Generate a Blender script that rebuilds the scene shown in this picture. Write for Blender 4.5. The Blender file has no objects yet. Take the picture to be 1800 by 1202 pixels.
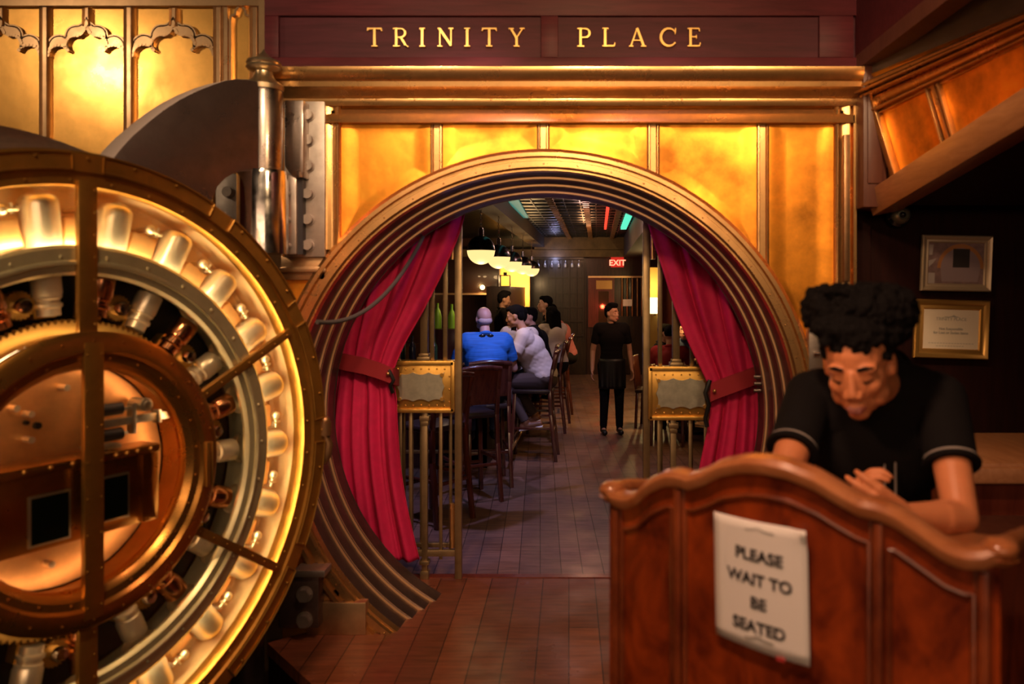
import bpy, bmesh, math, random
from mathutils import Vector, Matrix, noise
random.seed(7)
PI = math.pi
S = bpy.context.scene
COL = S.collection
V = Vector

# ---------------------------------------------------------------- camera
F = 1400.0
PX0, PY0 = 1000.0, 512.0
CH = 1.8
cam_d = bpy.data.cameras.new('camera')
cam = bpy.data.objects.new('camera', cam_d); COL.objects.link(cam)
cam.location = (0, 0, CH); cam.rotation_euler = (PI/2, 0, 0)
cam_d.sensor_width = 36; cam_d.sensor_fit = 'HORIZONTAL'; cam_d.lens = F/1800*36
cam_d.shift_x = -(PX0-900)/1800; cam_d.shift_y = (PY0-601)/1800
cam_d.clip_start = 0.05
cam_d.dof.use_dof = True; cam_d.dof.focus_distance = 8.6; cam_d.dof.aperture_fstop = 2.0
S.camera = cam

def P(px, py, Y):
    return V(((px-PX0)*Y/F, Y, CH-(py-PY0)*Y/F))

# ---------------------------------------------------------------- world, exposure, main lights
w = bpy.data.worlds.new('world'); S.world = w; w.use_nodes = True
w.node_tree.nodes['Background'].inputs[0].default_value = (1, .62, .4, 1)
w.node_tree.nodes['Background'].inputs[1].default_value = 0.012
S.view_settings.view_transform = 'Standard'; S.view_settings.look = 'None'
S.view_settings.gamma = 1; S.view_settings.exposure = 0.0
S.view_settings.use_curve_mapping = False

def light(kind, loc, power, color, size=.1, target=None, spot=None, blend=.6, size_y=None):
    d = bpy.data.lights.new('light', kind); o = bpy.data.objects.new('light', d)
    COL.objects.link(o); o.location = loc; d.energy = power; d.color = color
    if kind == 'AREA':
        d.size = size
        if size_y: d.shape = 'RECTANGLE'; d.size_y = size_y
        else: d.shape = 'DISK'
    else: d.shadow_soft_size = size
    if spot: d.spot_size = math.radians(spot); d.spot_blend = blend
    if target is not None:
        o.rotation_euler = (V(target)-V(loc)).to_track_quat('-Z', 'Y').to_euler()
    return o
WARM = (1, .62, .30)
WARM2 = (1, .70, .42)
# ceiling downlights of the lobby, then an added low spot for the host
light('SPOT', (0.1, 2.1, 3.28), 145, WARM, .10, (0.05, 4.23, 2.2), 105, .9)
light('SPOT', (1.25, 2.0, 3.3), 85, WARM, .14, (1.1, 4.23, 1.9), 95, .9)
light('SPOT', (-1.0, 2.2, 3.45), 95, WARM2, .10, (-1.4, 4.2, 2.6), 80, .9)
light('SPOT', (-3.75, 2.2, 3.62), 55, WARM2, .07, (-2.6, 4.3, 2.8), 85, .9)
light('SPOT', (-1.0, 1.0, 3.7), 120, WARM, .12, (-1.3, 2.9, 1.2), 60, .9)
light('SPOT', (1.1, 2.1, 3.75), 110, WARM2, .12, (2.2, 3.7, 2.9), 70, .9)
light('SPOT', (-0.3, 0.8, 3.7), 210, (1, .56, .34), .12, (0.7, 2.0, 1.3), 50, .9)
light('SPOT', (-0.9, 2.6, 3.75), 110, (1, .50, .30), .12, (-0.7, 4.3, 0.0), 60, .9)
light('SPOT', (-.45, .95, 2.35), 50, (1, .55, .30), .08, (.78, 2.1, 1.52), 26, .8)  # added low spot without a fixture, brightens the host's face
# added warm fill area behind the camera, brightens the brass panels
light('AREA', (0, -2.7, 2.9), 62, (1, .62, .36), 4.5, (0, 4, 1.7), size_y=1.3)
# bar lights: blue and violet stage colours from the left, amber further in, added spots between
light('SPOT', (-0.25, 6.6, 2.8), 150, (.30, .42, 1), .08, (-0.85, 7.7, .75), 50, .8)
light('SPOT', (-0.2, 6.7, 2.7), 45, (1, .55, .58), .06, (-0.8, 7.8, 1.6), 40, .9)  # added pink spot, warms the bald man's head
light('SPOT', (1.3, 8.8, 2.2), 60, (1, .45, .25), .06, (.58, 10.3, 1.5), 22, .9)  # added narrow spot on the waiter's face
light('SPOT', (-1.6, 6.2, 2.8), 190, (.48, .45, 1), .06, (0.1, 6.6, -0.05), 70, .6)
light('SPOT', (-0.1, 8.0, 2.85), 120, (.75, .62, 1), .08, (-0.5, 9.0, 1.1), 60, .7)
light('SPOT', (0.35, 4.58, 2.24), 7, (.50, .22, 1), .05, (-0.75, 4.86, 2.15), 60, .8)  # added violet spot inside the tunnel, no fixture, tints the left curtain top
light('SPOT', (-0.4, 4.58, 2.28), 6, (.50, .22, 1), .05, (0.75, 4.86, 2.1), 60, .8)  # its added twin for the right curtain
light('SPOT', (-0.2, 3.3, 3.7), 70, (1, .42, .5), .1, (-1.1, 4.9, 1.2), 50, .8)  # pink spots on the lobby side, aimed to brighten the curtains
light('SPOT', (0.2, 3.2, 3.7), 60, (1, .42, .5), .1, (1.0, 4.9, 1.2), 50, .8)
light('SPOT', (1.15, 11.0, 2.5), 300, (1, .58, .18), .1, (0.8, 12.0, -0.05), 85, .8)
light('SPOT', (1.35, 8.9, 2.6), 85, (1, .5, .28), .1, (0.6, 10.3, 1.3), 50, .8)  # added spot, brightens the waiter
light('SPOT', (1.1, 8.4, 2.5), 75, (1, .52, .18), .1, (0.6, 8.6, 0), 70, .8)
light('POINT', (0.3, 14.0, 2.7), 10, (1, .45, .18), .1)
light('POINT', (0.2, 10.9, 2.7), 14, (1, .55, .45), .1)

# ---------------------------------------------------------------- materials
def nodes(name):
    m = bpy.data.materials.new(name); m.use_nodes = True
    nt = m.node_tree; b = nt.nodes['Principled BSDF']
    return m, nt, b
def mat(name, col, rough=.5, metal=0, emit=None, es=0, spec=.5, bump=0, bscale=200, var=0, vscale=6, coat=0, rvar=0, stretch=None, sss=0):
    m, nt, b = nodes(name)
    b.inputs['Base Color'].default_value = (*col, 1)
    b.inputs['Roughness'].default_value = rough; b.inputs['Metallic'].default_value = metal
    b.inputs['Specular IOR Level'].default_value = spec
    b.inputs['Coat Weight'].default_value = coat
    if sss:
        b.inputs['Subsurface Weight'].default_value = sss
        b.inputs['Subsurface Radius'].default_value = (.01, .004, .002)
    if emit:
        b.inputs['Emission Color'].default_value = (*emit, 1); b.inputs['Emission Strength'].default_value = es
    if var or bump or rvar:
        tc = nt.nodes.new('ShaderNodeTexCoord'); mp = nt.nodes.new('ShaderNodeMapping')
        nt.links.new(tc.outputs['Object'], mp.inputs[0])
        if stretch: mp.inputs['Scale'].default_value = stretch
    if var or rvar:
        n = nt.nodes.new('ShaderNodeTexNoise'); n.inputs['Scale'].default_value = vscale
        n.inputs['Detail'].default_value = 5; n.inputs['Roughness'].default_value = .62
        nt.links.new(mp.outputs[0], n.inputs['Vector'])
        r = nt.nodes.new('ShaderNodeMapRange'); r.inputs[1].default_value = .3; r.inputs[2].default_value = .7
        r.inputs[3].default_value = 1-var; r.inputs[4].default_value = 1+var*.6
        nt.links.new(n.outputs['Fac'], r.inputs[0])
        mx = nt.nodes.new('ShaderNodeVectorMath'); mx.operation = 'SCALE'
        mx.inputs[0].default_value = col; nt.links.new(r.outputs[0], mx.inputs['Scale'])
        nt.links.new(mx.outputs[0], b.inputs['Base Color'])
        if rvar:
            r2 = nt.nodes.new('ShaderNodeMapRange'); r2.inputs[1].default_value = .3; r2.inputs[2].default_value = .7
            r2.inputs[3].default_value = rough+rvar; r2.inputs[4].default_value = rough-rvar
            nt.links.new(n.outputs['Fac'], r2.inputs[0]); nt.links.new(r2.outputs[0], b.inputs['Roughness'])
    if bump:
        n2 = nt.nodes.new('ShaderNodeTexNoise'); n2.inputs['Scale'].default_value = bscale
        n2.inputs['Detail'].default_value = 4
        nt.links.new(mp.outputs[0], n2.inputs['Vector'])
        bp = nt.nodes.new('ShaderNodeBump'); bp.inputs['Strength'].default_value = bump; bp.inputs['Distance'].default_value = .01
        nt.links.new(n2.outputs['Fac'], bp.inputs['Height']); nt.links.new(bp.outputs[0], b.inputs['Normal'])
    return m
def planks(name, c1, c2, pw=.12, pl=1.6, rough=.35, ang=0, gap=(.01, .004, .003)):
    m, nt, b = nodes(name)
    tc = nt.nodes.new('ShaderNodeTexCoord'); mp = nt.nodes.new('ShaderNodeMapping')
    mp.inputs['Rotation'].default_value = (0, 0, ang)
    nt.links.new(tc.outputs['Object'], mp.inputs[0])
    br = nt.nodes.new('ShaderNodeTexBrick')
    br.inputs['Scale'].default_value = 1; br.inputs['Brick Width'].default_value = pl; br.inputs['Row Height'].default_value = pw
    br.inputs['Mortar Size'].default_value = .0025; br.inputs['Color1'].default_value = (*c1, 1); br.inputs['Color2'].default_value = (*c2, 1)
    br.inputs['Mortar'].default_value = (*gap, 1); br.offset = .37
    nt.links.new(mp.outputs[0], br.inputs['Vector'])
    m2 = nt.nodes.new('ShaderNodeMapping'); m2.inputs['Rotation'].default_value = (0, 0, ang); m2.inputs['Scale'].default_value = (1.2, 12, 1)
    nt.links.new(tc.outputs['Object'], m2.inputs[0])
    n = nt.nodes.new('ShaderNodeTexNoise'); n.inputs['Scale'].default_value = 3; n.inputs['Detail'].default_value = 7; n.inputs['Roughness'].default_value = .65
    nt.links.new(m2.outputs[0], n.inputs['Vector'])
    r = nt.nodes.new('ShaderNodeMapRange'); r.inputs[1].default_value = .3; r.inputs[2].default_value = .7; r.inputs[3].default_value = .55; r.inputs[4].default_value = 1.4
    nt.links.new(n.outputs['Fac'], r.inputs[0])
    mx = nt.nodes.new('ShaderNodeVectorMath'); mx.operation = 'SCALE'
    nt.links.new(br.outputs['Color'], mx.inputs[0]); nt.links.new(r.outputs[0], mx.inputs['Scale'])
    nt.links.new(mx.outputs[0], b.inputs['Base Color'])
    n3 = nt.nodes.new('ShaderNodeTexNoise'); n3.inputs['Scale'].default_value = 2.2; n3.inputs['Detail'].default_value = 4
    nt.links.new(tc.outputs['Object'], n3.inputs['Vector'])
    r3 = nt.nodes.new('ShaderNodeMapRange'); r3.inputs[1].default_value = .35; r3.inputs[2].default_value = .65; r3.inputs[3].default_value = rough-.1; r3.inputs[4].default_value = rough+.15
    nt.links.new(n3.outputs['Fac'], r3.inputs[0]); nt.links.new(r3.outputs[0], b.inputs['Roughness'])
    bp = nt.nodes.new('ShaderNodeBump'); bp.inputs['Strength'].default_value = .25; bp.inputs['Distance'].default_value = .004
    nt.links.new(br.outputs['Fac'], bp.inputs['Height']); bp.invert = True
    nt.links.new(bp.outputs[0], b.inputs['Normal'])
    return m
def grain(name, c1, c2, rough=.35, sc=(1, 1, 1), scale=6, coat=.2, spec=.5):
    """polished wood with figure running along the least stretched axis"""
    m, nt, b = nodes(name)
    tc = nt.nodes.new('ShaderNodeTexCoord'); mp = nt.nodes.new('ShaderNodeMapping'); mp.inputs['Scale'].default_value = sc
    nt.links.new(tc.outputs['Object'], mp.inputs[0])
    n = nt.nodes.new('ShaderNodeTexNoise'); n.inputs['Scale'].default_value = scale; n.inputs['Detail'].default_value = 7
    n.inputs['Roughness'].default_value = .6; n.inputs['Distortion'].default_value = .6
    nt.links.new(mp.outputs[0], n.inputs['Vector'])
    cr = nt.nodes.new('ShaderNodeValToRGB'); cr.color_ramp.elements[0].position = .32; cr.color_ramp.elements[1].position = .68
    cr.color_ramp.elements[0].color = (*c1, 1); cr.color_ramp.elements[1].color = (*c2, 1)
    nt.links.new(n.outputs['Fac'], cr.inputs[0]); nt.links.new(cr.outputs[0], b.inputs['Base Color'])
    b.inputs['Specular IOR Level'].default_value = spec; b.inputs['Roughness'].default_value = rough; b.inputs['Coat Weight'].default_value = coat; b.inputs['Coat Roughness'].default_value = .15
    return m
def thin_glass(name, tint=(1, 1, 1), refl=.12):
    m = bpy.data.materials.new(name); m.use_nodes = True; nt = m.node_tree
    nt.nodes.remove(nt.nodes['Principled BSDF'])
    t = nt.nodes.new('ShaderNodeBsdfTransparent'); t.inputs[0].default_value = (*tint, 1)
    g = nt.nodes.new('ShaderNodeBsdfGlossy'); g.inputs['Roughness'].default_value = .03
    f = nt.nodes.new('ShaderNodeFresnel'); f.inputs[0].default_value = 1.35
    x = nt.nodes.new('ShaderNodeMixShader')
    nt.links.new(f.outputs[0], x.inputs[0]); nt.links.new(t.outputs[0], x.inputs[1]); nt.links.new(g.outputs[0], x.inputs[2])
    nt.links.new(x.outputs[0], nt.nodes['Material Output'].inputs[0])
    return m
def emis(name, col, s): return mat(name, (.02, .02, .02), .5, emit=col, es=s)

M = {}
M['brass_panel'] = mat('brass_panel', (.95, .37, .035), .38, .82, var=.60, vscale=3.0, rvar=.09, bump=.12, bscale=14)
M['brass_left'] = mat('brass_left', (.92, .50, .13), .33, .92, var=.30, vscale=3.6, rvar=.08, bump=.10, bscale=9)
M['brass_trim'] = mat('brass_trim', (.66, .38, .15), .30, .92, var=.25, vscale=8, rvar=.06)
M['brass_trim_left'] = mat('brass_trim_left', (.58, .37, .20), .33, .9, var=.25, vscale=8, rvar=.06)
M['bronze'] = mat('bronze', (.36, .20, .10), .36, .85, var=.3, vscale=10)
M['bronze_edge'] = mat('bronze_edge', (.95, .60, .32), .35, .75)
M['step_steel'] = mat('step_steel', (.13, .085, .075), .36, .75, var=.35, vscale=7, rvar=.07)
M['finial_brass'] = mat('finial_brass', (.55, .43, .27), .3, .92)
M['steel'] = mat('steel', (.33, .27, .24), .32, 1, var=.3, vscale=9, rvar=.1)
M['steel_plate'] = mat('steel_plate', (.42, .36, .32), .45, .9, var=.3, vscale=7, rvar=.1)
M['dark_steel'] = mat('dark_steel', (.17, .115, .10), .38, .85, var=.4, vscale=6, rvar=.12)
M['bright_steel'] = mat('bright_steel', (.72, .68, .66), .16, 1, var=.25, vscale=14, rvar=.08)
M['iron'] = mat('iron', (.05, .045, .05), .5, .7)
M['door_brass'] = mat('door_brass', (.46, .24, .05), .40, .85, var=.3, vscale=6, rvar=.06)
M['door_hub'] = mat('door_hub', (.55, .26, .06), .30, .9, var=.25, vscale=7, rvar=.06)
M['pale_brass'] = mat('pale_brass', (.72, .66, .42), .32, .7, var=.15, vscale=9)
M['lining'] = mat('lining', (.85, .58, .32), .6, .2, var=.15, vscale=7)
M['copper_plate'] = mat('copper_plate', (.80, .42, .16), .38, .7, var=.25, vscale=7)
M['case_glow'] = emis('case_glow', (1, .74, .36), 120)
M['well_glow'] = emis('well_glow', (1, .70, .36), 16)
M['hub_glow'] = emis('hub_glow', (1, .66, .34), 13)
M['nickel'] = mat('nickel', (.86, .74, .54), .30, .75, var=.1, vscale=12)
M['copper_ring'] = mat('copper_ring', (.75, .34, .16), .22, 1)
M['gear_brass'] = mat('gear_brass', (.55, .32, .08), .4, .9)
M['old_silver'] = mat('old_silver', (.55, .53, .42), .4, .9, var=.2, vscale=20)
M['black'] = mat('black', (.004, .004, .004), .5)
M['gloss_black'] = mat('gloss_black', (.01, .01, .012), .12)
M['lock_glass'] = mat('lock_glass', (.015, .02, .012), .08)
M['glass'] = thin_glass('glass')
M['sign_wood'] = grain('sign_wood', (.040, .005, .010), (.070, .010, .018), .6, (.8, 10, 9), 4, .0, .25)
M['sign_rail'] = grain('sign_rail', (.055, .006, .010), (.090, .012, .017), .55, (.8, 10, 9), 4, .0, .25)
M['dark_wood'] = grain('dark_wood', (.010, .002, .0015), (.018, .003, .0025), .7, (10, 10, .8), 4, 0, .12)
M['soffit_wood'] = grain('soffit_wood', (.10, .07, .055), (.15, .105, .08), .4, (6, 1, 6), 4, .1)
M['post_wood'] = grain('post_wood', (.07, .018, .011), (.11, .034, .02), .45, (8, 8, .8), 4, .05)
M['band_wood'] = grain('band_wood', (.30, .12, .05), (.42, .19, .09), .38, (8, 1, 8), 4, .2)
M['red_burl'] = grain('red_burl', (.08, .012, .004), (.26, .055, .014), .36, (1, 1, .6), 9, .2)
M['burl'] = grain('burl', (.055, .005, .002), (.40, .060, .008), .34, (1, 1, .6), 9, .2)
M['cap_wood'] = grain('cap_wood', (.34, .10, .03), (.52, .20, .08), .28, (1, 1, 1), 9, .4)
M['bar_wood'] = grain('bar_wood', (.02, .006, .004), (.055, .016, .009), .3, (9, 9, .8), 4, .3)
M['stool_wood'] = grain('stool_wood', (.045, .010, .006), (.09, .022, .012), .25, (8, 8, .8), 5, .5)
M['red_wood'] = grain('red_wood', (.10, .018, .010), (.17, .035, .018), .3, (8, 8, .8), 4, .4)
M['letter_gold'] = mat('letter_gold', (.72, .44, .14), .35, .8)
M['floor_front'] = planks('floor_front', (.20, .060, .028), (.13, .038, .020), .16, 1.8, .36, PI/2)
M['floor_bar'] = planks('floor_bar', (.17, .085, .055), (.12, .060, .042), .14, 1.5, .38, PI/2-.036)
M['curtain'] = mat('curtain', (.48, .003, .070), .8, var=.15, vscale=20, bump=.1, bscale=300)
M['curtain_tie'] = mat('curtain_tie', (.22, .004, .012), .8)
M['arm_edge_lit'] = mat('arm_edge_lit', (.60, .47, .42), .6, .35)  # lighter colour puts light on the crane arm's rim
M['paper'] = mat('paper', (.92, .86, .83), .7)
M['ink'] = mat('ink', (.05, .04, .045), .8)
M['grey_ink'] = mat('grey_ink', (.28, .26, .24), .8)
M['cable'] = mat('cable', (.05, .045, .045), .7)
def skin(n, c): return mat(n, c, .48, sss=.08, spec=.4, var=.08, vscale=12)
M['skin_host'] = skin('skin_host', (.56, .20, .085))
M['skin_pale'] = skin('skin_pale', (.66, .36, .28))
M['skin_tan'] = skin('skin_tan', (.46, .24, .15))
M['lips'] = mat('lips', (.32, .085, .065), .45)
M['hair'] = mat('hair', (.004, .003, .003), .9, spec=.12)
M['grey_hair'] = mat('grey_hair', (.50, .36, .33), .7)
M['black_cloth'] = mat('black_cloth', (.0055, .0042, .0045), .9, spec=.15, bump=.1, bscale=250)
M['piping'] = mat('piping', (.26, .22, .20), .8)
M['blue_cloth'] = mat('blue_cloth', (.02, .16, .55), .75, var=.35, vscale=16, stretch=(.3, .3, 9))
M['white_cloth'] = mat('white_cloth', (.62, .55, .52), .8)
M['offwhite_cloth'] = mat('offwhite_cloth', (.5, .42, .38), .8)
M['pink_cloth'] = mat('pink_cloth', (.20, .05, .06), .8)
M['red_cloth'] = mat('red_cloth', (.45, .03, .03), .8)
M['brown_cloth'] = mat('brown_cloth', (.055, .035, .032), .85)
M['navy_cloth'] = mat('navy_cloth', (.03, .05, .11), .85)
M['shoe_brown'] = mat('shoe_brown', (.14, .05, .02), .5)
M['white_rubber'] = mat('white_rubber', (.7, .65, .65), .6)

# ---------------------------------------------------------------- mesh helpers
class MB:
    def __init__(s): s.v = []; s.f = []; s.m = []
    def add(s, vs, fs, mi=0):
        o = len(s.v); s.v += [V(x) for x in vs]
        for f in fs: s.f.append([i+o for i in f]); s.m.append(mi)
    def box(s, a, b, mi=0, rot=None, piv=None):
        (x0, y0, z0), (x1, y1, z1) = a, b
        vs = [V((x, y, z)) for x in (x0, x1) for y in (y0, y1) for z in (z0, z1)]
        if rot is not None:
            p = V(piv) if piv is not None else (V(a)+V(b))/2
            vs = [rot @ (q-p)+p for q in vs]
        s.add(vs, [(0, 1, 3, 2), (4, 6, 7, 5), (0, 4, 5, 1), (2, 3, 7, 6), (0, 2, 6, 4), (1, 5, 7, 3)], mi)
        return s
    def cbox(s, c, d, mi=0, rot=None):
        c = V(c); d = V(d)/2; return s.box(c-d, c+d, mi, rot, c)
    def bar(s, p, q, w, h, up=(0, 0, 1), mi=0):
        """box from p to q, w across, h along up"""
        p = V(p); q = V(q); d = (q-p).normalized(); sd = d.cross(V(up))
        if sd.length < 1e-4: sd = d.cross(V((0, 1, 0)))
        sd.normalize(); u = sd.cross(d).normalized()
        vs = [e+sd*a*w/2+u*b*h/2 for e in (p, q) for a in (-1, 1) for b in (-1, 1)]
        s.add(vs, [(0, 1, 3, 2), (4, 6, 7, 5), (0, 4, 5, 1), (2, 3, 7, 6), (0, 2, 6, 4), (1, 5, 7, 3)], mi)
        return s
    def cyl(s, p, q, r0, r1=None, n=16, mi=0, cap=True):
        if r1 is None: r1 = r0
        p = V(p); q = V(q); d = (q-p).normalized()
        a = d.cross(V((0, 0, 1)) if abs(d.z) < .9 else V((1, 0, 0))).normalized(); b = d.cross(a)
        vs = []
        for c, r in ((p, r0), (q, r1)):
            vs += [c+a*math.cos(2*PI*i/n)*r+b*math.sin(2*PI*i/n)*r for i in range(n)]
        fs = [(i, (i+1) % n, n+(i+1) % n, n+i) for i in range(n)]
        if cap: fs += [tuple(range(n))[::-1], tuple(range(n, 2*n))]
        s.add(vs, fs, mi); return s
    def tube(s, pts, r, n=8, mi=0, cap=True, up=None):
        pts = [V(p) for p in pts]; rs = r if isinstance(r, (list, tuple)) else [r]*len(pts)
        prev = None; vs = []
        for k, p in enumerate(pts):
            t = (pts[min(k+1, len(pts)-1)]-pts[max(k-1, 0)]).normalized()
            if prev is None:
                a = t.cross(V((0, 0, 1)) if abs(t.z) < .9 else V((1, 0, 0))).normalized()
            else:
                a = (prev-t*prev.dot(t)).normalized()
            prev = a; b = t.cross(a)
            vs += [p+(a*math.cos(2*PI*i/n)+b*math.sin(2*PI*i/n))*rs[k] for i in range(n)]
        fs = []
        for k in range(len(pts)-1):
            fs += [(k*n+i, k*n+(i+1) % n, (k+1)*n+(i+1) % n, (k+1)*n+i) for i in range(n)]
        if cap: fs += [tuple(range(n))[::-1], tuple(range((len(pts)-1)*n, len(pts)*n))]
        s.add(vs, fs, mi); return s
    def lathe(s, prof, o, ax=(0, 0, 1), n=32, mi=0, a0=0, a1=2*PI, mis=None, closed=False):
        """prof: (radius, height along ax); angle 0 is along e1"""
        o = V(o); ax = V(ax).normalized()
        e1 = V((1, 0, 0)) if abs(ax.x) < .9 else V((0, 1, 0))
        e1 = (e1-ax*e1.dot(ax)).normalized(); e2 = ax.cross(e1)
        full = abs(a1-a0-2*PI) < 1e-6
        m = n if full else n+1
        pr = list(prof)+([prof[0]] if closed else [])
        vs = []
        for r, h in pr:
            for i in range(m):
                a = a0+(a1-a0)*i/n
                vs.append(o+ax*h+(e1*math.cos(a)+e2*math.sin(a))*r)
        for k in range(len(pr)-1):
            fs = [(k*m+i, k*m+(i+1) % m, (k+1)*m+(i+1) % m, (k+1)*m+i) for i in range(n)]
            if k == 0: s.add(vs, fs, mis[k] if mis else mi); base = len(s.v)-len(vs)
            else:
                for f in fs: s.f.append([j+base for j in f]); s.m.append(mis[k] if mis else mi)
        return s
    def sph(s, c, r, n=14, mi=0, R=None, k=None):
        k = k or max(6, n*2//3)
        if not isinstance(r, (list, tuple)): r = (r, r, r)
        c = V(c); vs = []
        for j in range(1, k):
            th = PI*j/k
            for i in range(n):
                a = 2*PI*i/n
                q = V((r[0]*math.sin(th)*math.cos(a), r[1]*math.sin(th)*math.sin(a), r[2]*math.cos(th)))
                vs.append(c+(R @ q if R else q))
        t = V((0, 0, r[2])); b = V((0, 0, -r[2]))
        vs += [c+(R @ t if R else t), c+(R @ b if R else b)]
        fs = []
        for j in range(k-2):
            fs += [(j*n+i, (j+1)*n+i, (j+1)*n+(i+1) % n, j*n+(i+1) % n) for i in range(n)]
        T = (k-1)*n
        fs += [(T, i, (i+1) % n) for i in range(n)]
        fs += [(T+1, (k-2)*n+(i+1) % n, (k-2)*n+i) for i in range(n)]
        s.add(vs, fs, mi); return s
    def cap(s, p, q, r0, r1=None, n=12):
        """rounded tapered limb"""
        if r1 is None: r1 = r0
        s.cyl(p, q, r0, r1, n); s.sph(p, r0, n); s.sph(q, r1, n); return s
    def ext(s, pts, o, e1, e2, e3, t, mi=0, side=None):
        """prism: 2D outline in the e1,e2 plane at o, thickness t along e3"""
        o = V(o); e1 = V(e1); e2 = V(e2); e3 = V(e3); n = len(pts)
        vs = [o+e1*a+e2*b for a, b in pts]+[o+e1*a+e2*b+e3*t for a, b in pts]
        fs = [tuple(range(n)), tuple(range(n, 2*n))[::-1]]+[(i, n+i, n+(i+1) % n, (i+1) % n) for i in range(n)]
        k0 = len(s.m); s.add(vs, fs, mi)
        if side is not None:
            for j in range(k0+2, len(s.m)): s.m[j] = side
        return s
    def grid(s, fn, nu, nv, mi=0):
        vs = [V(fn(i/nu, j/nv)) for j in range(nv+1) for i in range(nu+1)]
        fs = [(j*(nu+1)+i, j*(nu+1)+i+1, (j+1)*(nu+1)+i+1, (j+1)*(nu+1)+i) for j in range(nv) for i in range(nu)]
        s.add(vs, fs, mi); return s

WM = {}
def build(mb, name, m, parent=None, local=False, smooth=True, bevel=0, solid=0, remesh=0, sm_it=0, disp=None, ang=40):
    me = bpy.data.meshes.new(name)
    vs = mb.v
    if parent is not None and not local:
        inv = WM[parent.name].inverted(); vs = [inv @ x for x in vs]
    me.from_pydata([tuple(x) for x in vs], [], mb.f)
    ms = m if isinstance(m, (list, tuple)) else [m]
    for x in ms: me.materials.append(M[x] if isinstance(x, str) else x)
    for p, mi in zip(me.polygons, mb.m): p.material_index = mi
    bm = bmesh.new(); bm.from_mesh(me)
    bmesh.ops.recalc_face_normals(bm, faces=bm.faces); bm.to_mesh(me); bm.free()
    o = bpy.data.objects.new(name, me); COL.objects.link(o)
    if parent is not None:
        o.parent = parent; WM[o.name] = WM[parent.name]
    else: WM[o.name] = Matrix()
    mods = False
    if remesh:
        md = o.modifiers.new('r', 'REMESH'); md.mode = 'VOXEL'; md.voxel_size = remesh; md.use_smooth_shade = True; mods = True
        if sm_it:
            sm = o.modifiers.new('s', 'SMOOTH'); sm.factor = .5; sm.iterations = sm_it
    if solid:
        sd = o.modifiers.new('t', 'SOLIDIFY'); sd.thickness = solid; sd.offset = 0; mods = True
    if bevel:
        bv = o.modifiers.new('b', 'BEVEL'); bv.width = bevel; bv.segments = 2; bv.limit_method = 'ANGLE'; bv.angle_limit = math.radians(35); mods = True
    if mods:
        dg = bpy.context.evaluated_depsgraph_get(); dg.update()
        m2 = bpy.data.meshes.new_from_object(o.evaluated_get(dg)); o.modifiers.clear(); o.data = m2; me = m2
        if len(me.materials) == 0:
            for x in ms: me.materials.append(M[x] if isinstance(x, str) else x)
    if disp:
        for v in me.vertices: v.co = disp(v.co.copy(), v.normal)
    if smooth:
        me.shade_smooth()
        if not remesh:
            me.set_sharp_from_angle(angle=math.radians(ang))
    return o
def tag(o, label, cat, group=None, kind=None):
    if label: o['label'] = label
    if cat: o['category'] = cat
    if group: o['group'] = group
    if kind: o['kind'] = kind
    return o
def thing(name, label, cat, loc=(0, 0, 0), rz=0, group=None):
    o = bpy.data.objects.new(name, None); COL.objects.link(o)
    o.location = loc; o.rotation_euler = (0, 0, rz); o.empty_display_size = .1
    WM[o.name] = Matrix.Translation(V(loc)) @ Matrix.Rotation(rz, 4, 'Z')
    return tag(o, label, cat, group)
def struct(mb, name, m, **k):
    o = build(mb, name, m, **k); o['kind'] = 'structure'; return o
def kids(o): return [c for c in KIDS if c.parent == o]
KIDS = []
def copy_tree(o, parent=None, loc=None, rz=None, label=None):
    c = o.copy(); COL.objects.link(c)
    if parent is not None: c.parent = parent
    if loc is not None: c.location = loc
    if rz is not None: c.rotation_euler = (0, 0, rz)
    if label: c['label'] = label
    for ch in list(o.children): copy_tree(ch, c)
    return c
def text(s, size, name, m, parent, origin, ex, ez, thick=.001, align='CENTER', bold=0):
    """flat lettering: ex reading direction, ez up; local coordinates of the parent"""
    cu = bpy.data.curves.new('t', 'FONT'); cu.body = s; cu.size = size; cu.align_x = align; cu.extrude = thick; cu.offset = bold
    to = bpy.data.objects.new('t', cu); COL.objects.link(to)
    dg = bpy.context.evaluated_depsgraph_get(); dg.update()
    me = bpy.data.meshes.new_from_object(to.evaluated_get(dg)); bpy.data.objects.remove(to)
    ex = V(ex); ez = V(ez); en = ex.cross(ez); o = V(origin)
    for v in me.vertices: v.co = o+ex*v.co.x+ez*v.co.y+en*v.co.z
    me.materials.clear(); me.materials.append(M[m])
    ob = bpy.data.objects.new(name, me); COL.objects.link(ob); ob.parent = parent; WM[ob.name] = WM[parent.name]
    return ob
# ---------------------------------------------------------------- the setting: lobby
W = 4.23
CX, CZ, RO, RI, YB = -0.133, 1.096, 1.444, 1.263, 4.74
SK = .036
def U(u, y): return u+SK*(y-5)

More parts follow.
